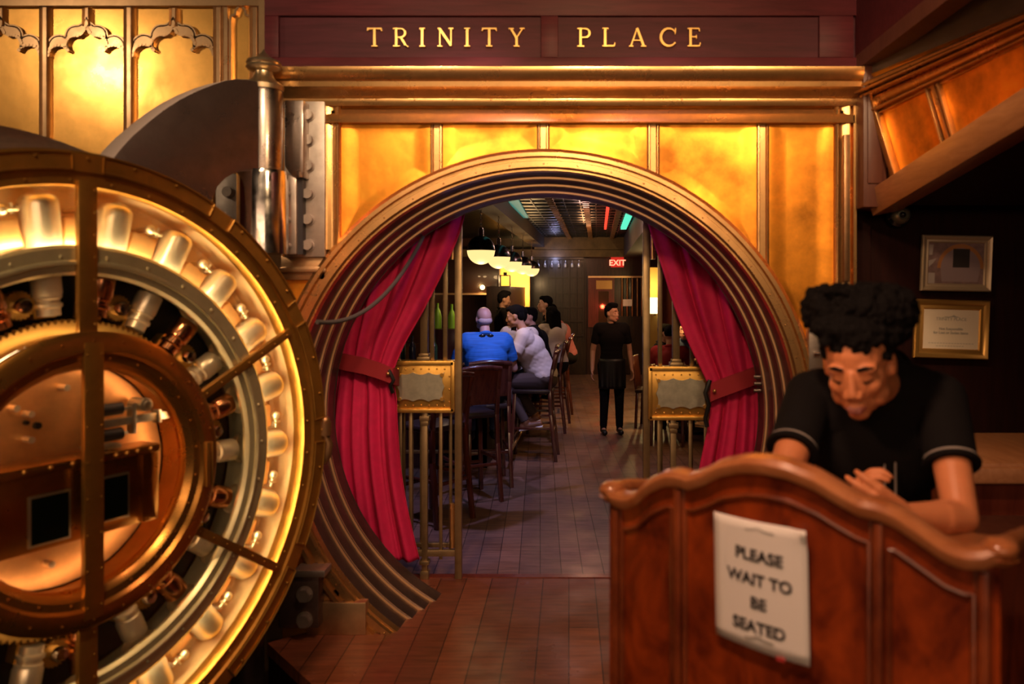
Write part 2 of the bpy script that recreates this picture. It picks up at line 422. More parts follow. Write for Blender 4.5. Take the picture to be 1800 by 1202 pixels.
b = MB()
b.ext([(-1.35, 4.23), (-1.545, 4.08), (-1.05, 3.5), (-.75, 3.0), (-.6, 2.2), (-.6, -3), (3.4, -3), (3.4, 5.05), (-2.3, 5.05), (-2.3, 4.31), (-1.35, 4.31)][::-1], (0, 0, 0), (1, 0, 0), (0, 1, 0), (0, 0, -1), .06)
struct(b, 'floor', 'floor_front', smooth=False)
b = MB(); b.ext([(-1.35, 4.22), (-1.535, 4.07), (-1.04, 3.49), (-.74, 2.99), (-.59, 2.19), (-.59, -3), (-.50, -3), (-.50, 4.22)], (0, 0, -.065), (1, 0, 0), (0, 1, 0), (0, 0, -1), .27)
struct(b, 'trim_1', 'dark_wood', smooth=False)
b = MB(); b.box((-4.6, -3, -.40), (-.45, 4.31, -.34)); struct(b, 'floor_pit', 'dark_wood', smooth=False)
b = MB(); b.box((-4.6, -3, 3.9), (3.4, 4.6, 4.0)); struct(b, 'ceiling', 'dark_wood', smooth=False)
b = MB(); b.box((-4.6, -3.1, -.4), (3.4, -3, 3.9)); struct(b, 'wall_back', 'red_wood', smooth=False)
b = MB(); b.box((-4.7, -3, -.4), (-4.6, 4.6, 3.9)); struct(b, 'wall_left', 'red_wood', smooth=False)
b = MB(); b.box((3.4, -3, 0), (3.5, 4.6, 3.9)); struct(b, 'wall_right', 'dark_wood', smooth=False)
# dark wood wall right of the vault front
b = MB(); b.box((1.50, 4.30, 0), (3.4, 4.40, 3.9)); b.box((1.50, 4.28, 0), (1.62, 4.31, 3.9)); struct(b, 'wall_front_right', 'dark_wood', smooth=False)

# brass vault front with its round hole
XL, XR, ZT = -1.52, 1.50, 2.80
b = MB(); n = 96
ring = [(CX+1.40*math.cos(2*PI*i/n), CZ+1.40*math.sin(2*PI*i/n)) for i in range(n)]
def torect(a, x0, x1, z0, z1):
    c, s = math.cos(a), math.sin(a); t = 1e9
    if c > 1e-9: t = min(t, (x1-CX)/c)
    if c < -1e-9: t = min(t, (x0-CX)/c)
    if s > 1e-9: t = min(t, (z1-CZ)/s)
    if s < -1e-9: t = min(t, (z0-CZ)/s)
    return (CX+c*t, CZ+s*t)
angs = sorted([2*PI*i/n for i in range(n)]+[math.atan2(z-CZ, x-CX) % (2*PI) for x in (XL, XR+.01) for z in (-.3, ZT)])
vs = []; fs = []
for a in angs:
    q = torect(a, XL, XR+.01, -.3, ZT)
    r = 1.40; p = (CX+r*math.cos(a), CZ+r*math.sin(a))
    if (q[0]-CX)**2+(q[1]-CZ)**2 < r*r: q = (CX+(r+.01)*math.cos(a), CZ+(r+.01)*math.sin(a))
    vs += [(p[0], W, p[1]), (q[0], W, q[1]), (p[0], W+.12, p[1]), (q[0], W+.12, q[1])]
k = len(angs)
for i in range(k):
    j = (i+1) % k
    fs += [(4*i, 4*i+1, 4*j+1, 4*j), (4*i+2, 4*j+2, 4*j+3, 4*i+3), (4*i+1, 4*i+3, 4*j+3, 4*j+1)]
b.add(vs, fs); struct(b, 'wall_front', 'brass_panel', smooth=False)
# masonry behind, around the tunnel, to close the bar side
b = MB()
vs = []; fs = []
for a in angs:
    p = (CX+1.42*math.cos(a), CZ+1.42*math.sin(a)); q = torect(a, -4.6, 3.4, -.3, 3.9)
    vs += [(p[0], W+.13, p[1]), (q[0], W+.13, q[1]), (p[0], 4.70, p[1]), (q[0], 4.70, q[1])]
for i in range(k):
    j = (i+1) % k
    fs += [(4*i, 4*i+1, 4*j+1, 4*j), (4*i+2, 4*j+2, 4*j+3, 4*i+3)]
b.add(vs, fs); struct(b, 'wall_core', 'dark_wood', smooth=False)

# reeded dividers and frame mouldings on the vault front
def wx(px): return (px-PX0)*W/F
def wz(py): return CH-(py-PY0)*W/F
def profile_strip(b, p, q, prof, up=(0, -1, 0), mi=0):
    """sweep a small profile (across, out) from p to q"""
    p = V(p); q = V(q); d = (q-p).normalized(); o = V(up); sd = d.cross(o).normalized()
    vs = [e+sd*a+o*h for e in (p, q) for a, h in prof]; n = len(prof)
    b.add(vs, [(i, i+1, n+i+1, n+i) for i in range(n-1)]+[tuple(range(n)), tuple(range(n, 2*n))], mi)
reed = [(-.034, 0), (-.034, .012), (-.028, .020), (-.020, .020), (-.014, .008), (.014, .008), (.020, .020), (.028, .020), (.034, .012), (.034, 0)]
zt = wz(203)
b = MB()
for px in (768, 955, 1148, 1340):
    x = wx(px); dx = x-CX
    zb = CZ+math.sqrt(max(.01, (RO-.03)**2-dx*dx)) if abs(dx) < RO-.03 else 0
    profile_strip(b, (x, W, zb), (x, W, zt), reed)
struct(b, 'trim_2', 'brass_trim', ang=60)
edges = [wx(585)+.045, wx(768)-.03, wx(768)+.03, wx(955)-.03, wx(955)+.03, wx(1148)-.03, wx(1148)+.03, wx(1340)-.03, wx(1340)+.03, wx(1480)-.045]
for i_ in range(5):     # dished brass sheets between the dividers
    xa, xb = edges[2*i_], edges[2*i_+1]
    def dish(u, v, xa=xa, xb=xb):
        x = xa+(xb-xa)*u; dx = x-CX; zb = CZ+math.sqrt(max(0, RO**2-dx*dx)) if abs(dx) < RO else .9
        if dx > 0 and i_ == 4: zb = max(zb, .9) if abs(dx) > RO*.995 else zb
        z = zb+(zt-.005-zb)*v; e = min(x-xa, xb-x, z-zb, zt-z); t = max(0, min(1, e/.10)); t = t*t*(3-2*t)
        return (x, W-.012+.009*t, z)
    b = MB(); b.grid(dish, 70, 70); struct(b, 'trim_%d' % (30+i_), 'brass_panel', ang=180)
fr = [(-.05, 0), (-.05, .035), (-.035, .045), (-.02, .030), (.0, .030), (.012, .045), (.028, .045), (.036, .018), (.05, .012), (.05, 0)]
b = MB()
profile_strip(b, (wx(585), W, 2.02), (wx(585), W, zt+.04), [(-a, h) for a, h in fr][::-1])
profile_strip(b, (wx(1480), W, 0), (wx(1480), W, zt+.04), [(a, h) for a, h in fr])
b.box((wx(1488)+.02, W-.05, 0), (wx(1500), W, ZT))
profile_strip(b, (wx(567), W, zt+.005), (wx(1497), W, zt+.005), [(-.03, 0), (-.03, .012), (-.015, .03), (0, .03), (.012, .05), (.045, .05), (.055, .06), (.055, 0)])
struct(b, 'trim_3', 'brass_trim', ang=60)
# raised small keyed strip at right with rivets
b = MB(); b.box((wx(1476), W-.07, 1.85), (wx(1486), W-.04, 2.62)); struct(b, 'trim_4', 'bronze', bevel=.003)
# lower left: brass plinth blocks below the hinge plate and beside the ring
b = MB()
b.box((-1.52, W-.03, 1.86), (wx(575), W+.0, 1.985)); b.box((-1.52, W-.05, 1.90), (wx(577), W-.03, 1.93))
b.box((wx(545), W-.06, 0), (wx(648), W+.0, .17)); b.box((wx(500), W-.03, .17), (wx(600), W, .23))
struct(b, 'trim_5', 'brass_trim_left', bevel=.004)

# cornice over the vault front
def cornice(b, p, q, mi=0):
    prof = [(.00, 0), (.00, .05), (.02, .06), (.035, .06), (.045, .085), (.07, .10), (.085, .125), (.105, .125), (.112, .15), (.15, .17), (.172, .17), (.18, .16), (.18, 0)]
    profile_strip(b, p, q, [(a-.0, h) for a, h in prof], mi=mi)
b = MB()
d = V((1, 0, 0))
prof = [(-.005, 0), (-.005, .05), (.015, .06), (.03, .06), (.042, .085), (.062, .10), (.075, .135), (.100, .14), (.108, .16), (.148, .18), (.165, .18), (.17, .16), (.17, 0)]
vs = [(x, W-h, wz(188)+a) for x in (wx(486), 1.505) for a, h in prof]; n = len(prof)
b.add(vs, [(i, i+1, n+i+1, n+i) for i in range(n-1)]+[tuple(range(n)), tuple(range(n, 2*n))])
for i in range(14):
    for zz in (wz(180), wz(168)): b.sph((wx(600)+i*.2, W-.062, zz), .004, 6)
struct(b, 'trim_6', 'brass_trim', ang=50)

# ---- name board
sb = thing('sign_board', 'dark plum wooden fascia board above the brass cornice with gold serif letters', 'sign', (0, W-.03, 2.95))
zb0, zb1 = wz(131)+.0, 3.50
YS = W-.07
k = YS/F
def sx(px): return (px-PX0)*k
def sz(py): return CH-(py-PY0)*k
b = MB(); b.box((sx(465), YS+.02, 2.94), (1.52, W+.1, 3.6)); build(b, 'backing_panel', 'sign_wood', sb, smooth=False)
b = MB(); b.box((sx(465), YS-.005, 2.94), (1.52, YS+.02, sz(101))); build(b, 'lower_rail', 'sign_rail', sb, bevel=.004)
b = MB(); b.box((sx(465), YS-.005, sz(28)), (1.52, YS+.02, 3.6)); build(b, 'upper_rail', 'sign_rail', sb, bevel=.004)
for x0, x1 in ((465, 490), (951, 981), (1440, 1500)):
    b = MB(); b.box((sx(x0), YS-.004, sz(101)), (sx(x1), YS+.02, sz(28))); build(b, 'stile', 'sign_rail', sb, bevel=.003)
# serif letters from strokes; unit cell 1 high
def letter(ch):
    A = []   # (x0,z0,x1,z1,w)
    s = .085
    if ch == 'T': A = [(.42, .04, .42, .97, .15), (.04, .955, .80, .955, .09), (.04, .83, .10, .97, .07), (.80, .83, .74, .97, .07), (.26, .04, .58, .04, .07)]; w = .84
    if ch == 'I': A = [(.15, .04, .15, .96, .15), (0, .04, .30, .04, .07), (0, .96, .30, .96, .07)]; w = .30
    if ch == 'N': A = [(.12, .04, .12, .96, .08), (.70, .04, .70, .96, .08), (.12, .93, .70, .08, .16), (0, .04, .25, .04, .07), (0, .96, .16, .96, .07), (.57, .96, .83, .96, .07)]; w = .83
    if ch == 'Y': A = [(.42, .04, .42, .48, .15), (.42, .46, .13, .94, .14), (.42, .46, .72, .94, .08), (.27, .04, .57, .04, .07), (0, .95, .27, .95, .07), (.58, .95, .84, .95, .07)]; w = .84
    if ch == 'L': A = [(.15, .04, .15, .96, .15), (0, .96, .32, .96, .07), (0, .05, .62, .05, .08), (.62, .05, .66, .22, .06)]; w = .66
    if ch == 'E': A = [(.15, .04, .15, .96, .15), (0, .05, .62, .05, .08), (.62, .05, .66, .22, .06), (0, .955, .60, .955, .08), (.60, .955, .61, .8, .06), (.15, .52, .46, .52, .07), (.46, .42, .46, .62, .05)]; w = .66
    if ch == 'A': A = [(.10, .06, .42, .96, .08), (.42, .98, .76, .06, .15), (.2, .34, .64, .34, .06), (0, .04, .22, .04, .07), (.62, .04, .90, .04, .07)]; w = .9
    if ch in 'RP':
        A = [(.15, .04, .15, .96, .15), (0, .04, .32, .04, .07)]
        pts = [(.0, .95), (.40, .95)]+[(.40+.22*math.sin(t), .72+.23*math.cos(t)) for t in [i*PI/8 for i in range(1, 8)]]+[(.40, .49), (.18, .49)]
        A += [(*pts[i], *pts[i+1], .075+.05*(3 < i < 8)) for i in range(len(pts)-1)]; w = .62
        if ch == 'R': A += [(.38, .49, .52, .28, .13), (.52, .30, .62, .10, .12), (.60, .12, .78, .0, .06)]; w = .76
    if ch == 'C':
        pts = [(.45+.42*math.cos(t), .5+.46*math.sin(t)) for t in [math.radians(40+i*280/14) for i in range(15)]]
        A = [(*pts[i], *pts[i+1], .08+.07*math.sin(PI*i/13)) for i in range(14)]+[(.77, .68, .80, .96, .06)]; w = .85
    return A, w
def sign_letter(ch, pxc, h):
    A, w = letter(ch); b = MB()
    for i, (x0, z0, x1, z1, t) in enumerate(A):
        p = V((sx(pxc)+(x0-w/2)*h, 0, sz(82)+z0*h)); q = V((sx(pxc)+(x1-w/2)*h, 0, sz(82)+z1*h))
        dd = (q-p).normalized()*(t*h*.25 if ch in 'CRP' and len(A) > 8 else 0); p -= dd; q += dd
        b.bar(p+V((0, YS+.010-.0003*i, 0)), q+V((0, YS+.010-.0003*i, 0)), t*h*.85, .018, up=(0, 1, 0))
    build(b, 'letter', 'letter_gold', sb, smooth=False)
for ch, px in zip('TRINITY', (658, 704, 742, 783, 821, 860, 908)): sign_letter(ch, px, .100)
for ch, px in zip('PLACE', (1026, 1070, 1121, 1175, 1220)): sign_letter(ch, px, .100)

# ---- vault surround: brass moulding ring and stepped steel tunnel
vf = thing('vault_doorway', 'round stepped steel tunnel ring with a brass rim, vault doorway in the brass wall', 'doorway', (CX, W, 0))
prof = [(1.46, -.0), (1.455, -.035), (1.435, -.055), (1.415, -.055), (1.41, -.03), (1.395, -.03), (1.39, -.045), (1.36, -.045), (1.352, -.02), (1.343, -.02), (1.34, .03)]
b = MB(); b.lathe([(r, -h) for r, h in prof], (CX, W, CZ), (0, -1, 0), 128)
for i in range(48):
    a = 2*PI*i/48; b.sph((CX+1.375*math.cos(a), W-.046, CZ+1.375*math.sin(a)), .005, 6)
build(b, 'brass_rim', 'brass_trim', vf, ang=30)
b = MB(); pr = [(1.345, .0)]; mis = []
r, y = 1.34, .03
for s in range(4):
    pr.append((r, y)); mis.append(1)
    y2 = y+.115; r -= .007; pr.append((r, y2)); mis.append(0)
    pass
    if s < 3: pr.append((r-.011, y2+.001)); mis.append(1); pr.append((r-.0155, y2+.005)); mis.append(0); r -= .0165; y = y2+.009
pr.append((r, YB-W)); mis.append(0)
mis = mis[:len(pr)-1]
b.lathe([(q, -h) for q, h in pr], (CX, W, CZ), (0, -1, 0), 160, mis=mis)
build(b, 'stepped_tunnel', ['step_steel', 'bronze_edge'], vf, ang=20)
b = MB(); b.lathe([(RI-.003, -(YB-W)), (1.45, -(YB-W))], (CX, W, CZ), (0, -1, 0), 96); build(b, 'rear_flange', 'step_steel', vf)
for i, zz in enumerate((1.30, 1.26, 1.22)):
    b = MB(); b.cyl((CX+1.255, 4.66, zz), (CX+1.215, 4.66, zz), .012, n=10); build(b, 'stud', 'steel', vf)

# ---- gothic brass panelling at left
YL = 4.32
def lx(px): return (px-PX0)*YL/F
def lz(py): return CH-(py-PY0)*YL/F
b = MB(); b.box((-4.6, YL+.02, -.35), (lx(466), YL+.1, 3.9)); struct(b, 'wall_front_left', 'brass_left', smooth=False)
b = MB()
mull = [(-.028, 0), (-.028, .02), (-.020, .034), (-.010, .020), (.010, .020), (.020, .034), (.028, .02), (.028, 0)]
for px in (-225, -75, 78, 226, 383, 447):
    profile_strip(b, (lx(px), YL+.02, -.3), (lx(px), YL+.02, 3.5), mull)
b.box((-4.6, YL-.02, lz(12)), (lx(466), YL+.03, lz(-40)))
b.box((lx(392), YL-.0, 0), (lx(400), YL+.03, 3.4))
struct(b, 'trim_7', 'brass_trim_left', ang=50)
def bay(b, x0, x1, top, spring):
    """square heads over a cusped ogee arch, as one moulded strip"""
    w = (x1-x0)/2; xc = (x0+x1)/2; h = .20
    def arc(cx, cz, r, a0, a1, n=8): return [(cx+r*math.cos(math.radians(a0+(a1-a0)*i/n)), cz+r*math.sin(math.radians(a0+(a1-a0)*i/n))) for i in range(n+1)]
    half = arc(x0+w*.28, spring, w*.28, 180, 30, 8)
    half += arc(x0+w*.72, spring+h*.28, w*.26, 200, 75, 8)[1:]+[(x0+w*.9, spring+h*.62), (xc, spring+h*.80)]
    full = half+[(2*xc-x, z) for x, z in half[::-1]][1:]
    for i in range(len(full)-1):
        p = V((full[i][0], YL+.012, full[i][1])); q = V((full[i+1][0], YL+.012, full[i+1][1]))
        b.bar(p, q, .016, .034, up=(0, -1, 0))
        b.cyl(p+V((0, -.020, 0)), p+V((0, .01, 0)), .009, n=8)
    # outer offset line
    off = [(x, z+.052) for x, z in full]
    for i in range(len(off)-1):
        p = V((off[i][0], YL+.012, off[i][1])); q = V((off[i+1][0], YL+.012, off[i+1][1])); b.bar(p, q, .014, .028, up=(0, -1, 0))
    # flat web between
    for i in range(len(full)-1):
        (xa, za), (xb, zb) = full[i], full[i+1]; (xc2, zc), (xd, zd) = off[i], off[i+1]
        b.add([(xa, YL-.002, za), (xb, YL-.002, zb), (xd, YL-.002, zd), (xc2, YL-.002, zc)], [(0, 1, 2, 3)])
    profile_strip(b, (xc, YL+.02, spring+h*.8), (xc, YL+.02, top), [(a*.8, hh) for a, hh in mull])
b = MB()
for x0, x1 in ((-225, -75), (-75, 78), (78, 226), (226, 383)):
    bay(b, lx(x0)+.022, lx(x1)-.022, lz(14), lz(98))
xc = lx(423); w_ = (lx(440)-lx(404))/2
pts = [(xc-w_, 0), (xc-w_, lz(38))]+[(xc-w_*.9, lz(28)), (xc-w_*.5, lz(26)), (xc-w_*.45, lz(18)), (xc, lz(8)), (xc+w_*.45, lz(18)), (xc+w_*.5, lz(26)), (xc+w_*.9, lz(28)), (xc+w_, lz(38)), (xc+w_, 0)]
for i in range(len(pts)-1): b.bar((pts[i][0], YL+.01, pts[i][1]), (pts[i+1][0], YL+.01, pts[i+1][1]), .012, .03, up=(0, -1, 0))
struct(b, 'trim_8', 'brass_trim_left', ang=60)
b = MB(); b.box((lx(466), W+.0, 2.80), (lx(495), YL+.1, 3.6)); b.box((lx(466), W+.02, -.3), (-1.5, YL+.1, 2.9)); struct(b, 'trim_9', 'brass_trim_left')

# ---- right bay: post, timber beam, slanting brass band
b = MB(); b.box((1.505, W-.16, wz(330)-.12), (1.625, W+.1, 2.98)); b.box((1.525, W-.17, wz(330)), (1.60, W-.15, 2.9)); struct(b, 'trim_10', 'post_wood', bevel=.006)
b = MB(); b.box((1.50, 1.2, 2.955), (1.60, W-.06, 3.03)); struct(b, 'trim_11', 'post_wood', smooth=False)
b = MB(); b.box((1.50, 1.2, 3.03), (1.53, W-.06, 3.6)); struct(b, 'trim_12', 'sign_rail', smooth=False)
A0, A1 = P(1526, 150, 4.12), P(1836, 18, 2.95)       # under the cornice
B0, B1 = P(1560, 318, 4.12), P(1852, 148, 2.95)      # above the timber band
def Q(s, t): return (A0.lerp(A1, s)).lerp(B0.lerp(B1, s), t)
nr = (A1-A0).cross(B0-A0).normalized()
if nr.x > 0: nr = -nr
S2 = 1.9
b = MB(); b.add([Q(0, -.1), Q(S2, -.1), Q(S2, 1.1), Q(0, 1.1)]+[Q(0, -.1)-nr*.05, Q(S2, -.1)-nr*.05, Q(S2, 1.1)-nr*.05, Q(0, 1.1)-nr*.05], [(0, 1, 2, 3), (4, 7, 6, 5), (0, 4, 5, 1), (3, 2, 6, 7)])
struct(b, 'wall_bay', 'brass_panel', smooth=False)
b = MB(); b.add([Q(0, -.02)+V((.0, 0, .9)), Q(S2, -.02)+V((0, 0, .9)), Q(S2, -.02), Q(0, -.02)], [(0, 1, 2, 3)]); struct(b, 'trim_13', 'soffit_wood', solid=.01, smooth=False)
b = MB()
for t0, t1, h in ((-.04, .03, .05), (.03, .075, .085), (.075, .125, .06), (.13, .24, .03), (.25, .29, .045), (.30, .33, .02)):
    pts = [(t0, 0), (t0, h*.7), (t0+(t1-t0)*.3, h), (t1-(t1-t0)*.3, h), (t1, h*.7), (t1, 0)]
    vs = [Q(s, t)+nr*hh for s in (0, S2) for t, hh in pts]
    b.add(vs, [(i, i+1, 7+i, 6+i) for i in range(5)]+[tuple(range(6)), tuple(range(6, 12))])
struct(b, 'trim_14', 'brass_trim', ang=60)
b = MB()
for s in (0.46, .98, 1.5):
    for ds in (-.035, .0, .035):
        p, q = Q(s+ds-.02, .3), Q(s+ds+.02, 1.06); b.bar(p+nr*.012, q+nr*.012, .03 if ds == 0 else .012, .024 if ds == 0 else .04, up=nr)
b.bar(Q(.03, .05)+nr*.02, Q(.10, 1.06)+nr*.02, .04, .04, up=nr)
struct(b, 'trim_15', 'brass_trim', bevel=.003)
b = MB(); b.bar(Q(-.04, 1.18)+nr*.02, Q(S2, 1.18)+nr*.02, .13, .16, up=nr); struct(b, 'trim_16', 'band_wood', bevel=.004)
b = MB(); b.add([Q(0.02, 1.25)+V((.03, 0, .0)), Q(S2, 1.25)+V((.03, 0, 0)), Q(S2, 1.25)+V((1.6, 0, 0)), Q(0.02, 1.25)+V((1.9, 0, 0))], [(0, 1, 2, 3)]); struct(b, 'ceiling_bay', 'dark_wood', solid=.02, smooth=False)
# ---------------------------------------------------------------- the vault door
AZ = math.radians(63)
DC = V((-1.627, 2.68, 0)); DZ = 1.17
vd = thing('vault_door', 'huge round brass vault door swung open at the left, bolt work showing behind glass', 'vault door', DC, AZ)
ax = (0, 1, 0)   # depth, away from the viewer; local x across, z up
O = V((0, 0, DZ))
def pol(r, a, y): return V((r*math.cos(a), y, DZ+r*math.sin(a)))
def dlathe(prof, name, m, n=128, extra=None, ang=30, parent=vd, **k):
    b = MB(); b.lathe(prof, O, ax, n, **k)
    if extra: extra(b)
    return build(b, name, m, parent, local=True, ang=ang)
def rivets(b, r, cnt, y, rad=.006, off=0):
    for i in range(cnt): b.sph(pol(r, off+2*PI*i/cnt, y), rad, 6)
def ex(b):
    rivets(b, 1.075, 40, -.016); rivets(b, 1.0, 44, -.003, off=.05)
    for k_ in range(12):     # raised arc plates on the rim
        a0 = 2*PI*k_/12+.05; a1 = a0+2*PI/12-.1
        for rr in (1.035, 1.09):
            pts = [pol(rr, a0+(a1-a0)*i/10, -.017) for i in range(11)]
            b.tube(pts, .004, 5)
        b.tube([pol(1.035, a0, -.017), pol(1.09, a0, -.017)], .004, 5); b.tube([pol(1.035, a1, -.017), pol(1.09, a1, -.017)], .004, 5)
dlathe([(1.10, .10), (1.10, .005), (1.09, -.012), (1.03, -.012), (1.025, .0), (.985, .0), (.98, .01), (.98, .035), (.998, .038), (1.0, .10)], 'rim_frame', 'door_brass', extra=ex)
st = []; r = 1.105; y = .10
for s in range(5): st += [(r, y), (r, y+.085), (r+.006, y+.09)]; y += .09; r += .028
st += [(r, y), (r, y+.12), (.3, y+.14)]
dlathe(st, 'stepped_plug', 'steel_plate', ang=20)
dlathe([(1.0, .04), (.998, .20), (.985, .21), (.76, .21)], 'case_lining', 'lining')
dlathe([(.765, .21), (.765, .035), (.785, .03), (.787, .012), (.775, .004), (.735, .005), (.73, -.005), (.722, -.005), (.718, .01), (.695, .015), (.685, .03), (.685, .042), (.755, .048), (.757, .21)], 'bolt_carrier_ring', 'pale_brass', extra=lambda b: rivets(b, .748, 30, .004, .007))
dlathe([(.757, .22), (.47, .24)], 'inner_well', 'black')
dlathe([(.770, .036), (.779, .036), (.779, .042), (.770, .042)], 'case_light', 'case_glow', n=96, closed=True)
# bolts, each with a sleeve, and its latch
for i in range(22):
    a = math.radians(-2.8+360/22*i); e = V((math.cos(a), 0, math.sin(a))); t = V((-math.sin(a), 0, math.cos(a)))
    b = MB(); c = lambda r, dy=0: pol(r, a, .115+dy)
    rr = [(.73, .060), (.925, .060), (.94, .058), (.953, .049), (.960, .033), (.963, .0)]
    b.lathe([(q, r_) for r_, q in rr], pol(0, a, .115), e, 24); bo = build(b, 'locking_bolt', 'nickel', vd, local=True)
    b = MB()
    b.lathe([(0, .55), (.036, .55), (.036, .575), (.043, .58), (.043, .59), (.036, .595), (.036, .605), (.043, .61), (.043, .62), (.046, .625), (.046, .69)], pol(0, a, .115), e, 20)
    build(b, 'bolt_shank', 'copper_ring' if i % 2 else 'nickel', bo, local=True)
    am = a+PI/22*1.02; em = V((math.cos(am), 0, math.sin(am))); tm = V((-math.sin(am), 0, math.cos(am)))
    b = MB(); R = Matrix((em, V((0, 1, 0)), tm)).transposed()
    b.cbox(pol(.835, am, .15), (.10, .11, .10), rot=R); build(b, 'bearing_block', 'copper_plate', vd, local=True, bevel=.008)
    b = MB(); p = pol(.915, am-.01, .10)
    b.sph(p, .019, 12); b.cyl(p, p+tm*-.05+em*-.005, .008, .006, 10); b.cyl(p+tm*-.05, p+tm*-.05+V((0, .07, 0)), .007, n=8)
    b.cyl(p+tm*-.03+em*.018, p+tm*-.03-em*.018, .006, n=8); b.cyl(p, p+V((0, .1, 0)), .010, n=8)
    build(b, 'latch', 'nickel', vd, local=True)
    if i % 2 == 0:
        b = MB(); R2 = Matrix((em, V((0, 1, 0)), tm)).transposed()
        c0 = pol(.60, am, .12); n = 22; vs = []
        pts = []
        for q in range(n*2): rr_ = .050 if q % 2 else .043; pts.append((rr_*math.cos(PI*q/n), rr_*math.sin(PI*q/n)))
        b.ext(pts, c0, em, tm, (0, 1, 0), .03); g = build(b, 'gear', 'gear_brass', vd, local=True)
        b = MB(); b.lathe([(.026, 0), (.026, -.03), (.020, -.04), (.0, -.042)], c0, (0, 1, 0), 16); build(b, 'gear_cap', 'bright_steel', g, local=True)
    b = MB(); b.cbox(pol(.575, a, .16), (.07, .05, .075), rot=Matrix((e, V((0, 1, 0)), t)).transposed()); build(b, 'bolt_bracket', 'gear_brass', vd, local=True, bevel=.004)
b = MB(); n = 150; pts = []
for q in range(n*2): rr_ = .535 if q % 2 else .520; pts.append((rr_*math.cos(PI*q/n), rr_*math.sin(PI*q/n)))
vs = [(x, yy, DZ+z) for yy in (.075, .10) for x, z in pts]+[(.46*math.cos(PI*q/n), yy, DZ+.46*math.sin(PI*q/n)) for yy in (.075, .10) for q in range(2*n)]
m_ = 2*n; fs = []
for q in range(m_):
    w_ = (q+1) % m_; fs += [(q, w_, 2*m_+w_, 2*m_+q), (m_+q, 3*m_+q, 3*m_+w_, m_+w_), (q, m_+q, m_+w_, w_)]
b.add(vs, fs); build(b, 'ring_gear', 'gear_brass', vd, local=True, smooth=False)
dlathe([(.485, .26), (.485, -.008), (.496, -.012), (.496, -.032), (.478, -.045), (.43, -.05), (.42, -.035), (.395, -.03), (.375, -.01), (.365, .01), (.365, .02), (.385, .022), (.385, .14)], 'hub_ring', 'door_hub',
       extra=lambda b: (rivets(b, .465, 28, -.048, .005), rivets(b, .405, 24, -.034, .005, .1)))
dlathe([(.38, .14), (.0, .14)], 'hub_plate', 'copper_plate')
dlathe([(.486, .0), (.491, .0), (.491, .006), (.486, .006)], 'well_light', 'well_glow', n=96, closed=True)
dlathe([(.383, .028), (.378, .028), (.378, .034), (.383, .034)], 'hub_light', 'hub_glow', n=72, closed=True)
# glazing bars
for deg in (90, 27, -34, -90, 150, 210):
    a = math.radians(deg); b = MB()
    wd = .062 if abs(deg) == 90 else .034
    b.bar(pol(.47, a, -.008), pol(1.0, a, -.004), wd, .022, up=(0, 1, 0))
    for q in range(7): b.sph(pol(.52+q*.075, a, -.02)+V((wd*.32 if abs(deg) == 90 else 0, 0, 0)), .004, 6)
    build(b, 'glazing_bar', 'door_brass', vd, local=True, bevel=.003)
b = MB(); b.bar((0, -.04, DZ-.46), (0, -.04, DZ+.46), .066, .02, up=(0, 1, 0))
for q in range(8):
    for sx_ in (-.024, .024): b.sph((sx_, -.051, DZ-.42+q*.12), .004, 6)
build(b, 'hub_bar', 'door_brass', vd, local=True, bevel=.003)
b = MB(); b.cbox((.432, -.056, DZ-.03), (.018, .02, .17)); b.cbox((.45, -.056, DZ-.03), (.006, .024, .17)); build(b, 'hub_hasp', 'gear_brass', vd, local=True, bevel=.003)
dlathe([(.98, .003), (.485, .003)], 'glass_pane', 'glass', n=96)
dlathe([(.37, -.012), (.0, -.012)], 'hub_glass', 'glass', n=64)
# time lock
tl = MB(); tl.box((-.33, .0, DZ-.20), (.27, .13, DZ+.055)); tl.box((-.33, -.012, DZ+.045), (.27, .10, DZ+.075)); tl.box((.20, -.008, DZ-.2), (.265, .0, DZ+.05))
for x in (-.28, -.2, -.12, -.05, .1, .14, .18, .23): tl.sph((x, -.012, DZ+.06), .010, 8)
t_ = build(tl, 'time_lock_case', 'door_hub', vd, local=True, bevel=.004)
for x0, x1, z0, z1 in ((-.185, -.05, -.185, -.02), (.04, .155, -.165, -.005)):
    b = MB(); b.box((x0, -.006, DZ+z0), (x1, .01, DZ+z1)); wn = build(b, 'window_bezel', 'pale_brass', t_, local=True, bevel=.003)
    b = MB(); b.box((x0+.009, -.008, DZ+z0+.009), (x1-.009, .005, DZ+z1-.009)); build(b, 'window_glass', 'lock_glass', t_, local=True)
# combination mechanism
b = MB(); b.box((.045, .06, DZ+.085), (.075, .10, DZ+.275)); b.box((.06, .05, DZ+.15), (.355, .075, DZ+.178)); b.box((.20, .045, DZ+.115), (.216, .08, DZ+.225)); b.box((.30, .045, DZ+.14), (.315, .08, DZ+.188))
b.cyl((.245, .03, DZ+.215), (.245, .11, DZ+.215), .024, n=18); b.cyl((.245, .025, DZ+.215), (.245, .03, DZ+.215), .014, n=14)
b.bar((.245, .06, DZ+.215), (.12, .06, DZ+.20), .012, .012); b.bar((.08, .06, DZ+.13), (.19, .06, DZ+.12), .012, .012); b.box((.04, .02, DZ+.078), (.14, .1, DZ+.094))
build(b, 'linkage', 'old_silver', vd, local=True, bevel=.002)
b = MB()
for z in (.212, .122): b.cyl((.085, .06, DZ+z), (.165, .06, DZ+z), .022, n=16)
build(b, 'solenoid', 'iron', vd, local=True)
b = MB()
for x, z in ((-.16, .25), (-.115, .225), (-.115, .14), (-.25, .30), (.11, .32), (-.05, -.29), (.0, .30)): b.cyl((x, .10, DZ+z), (x, .14, DZ+z), .011, n=12)
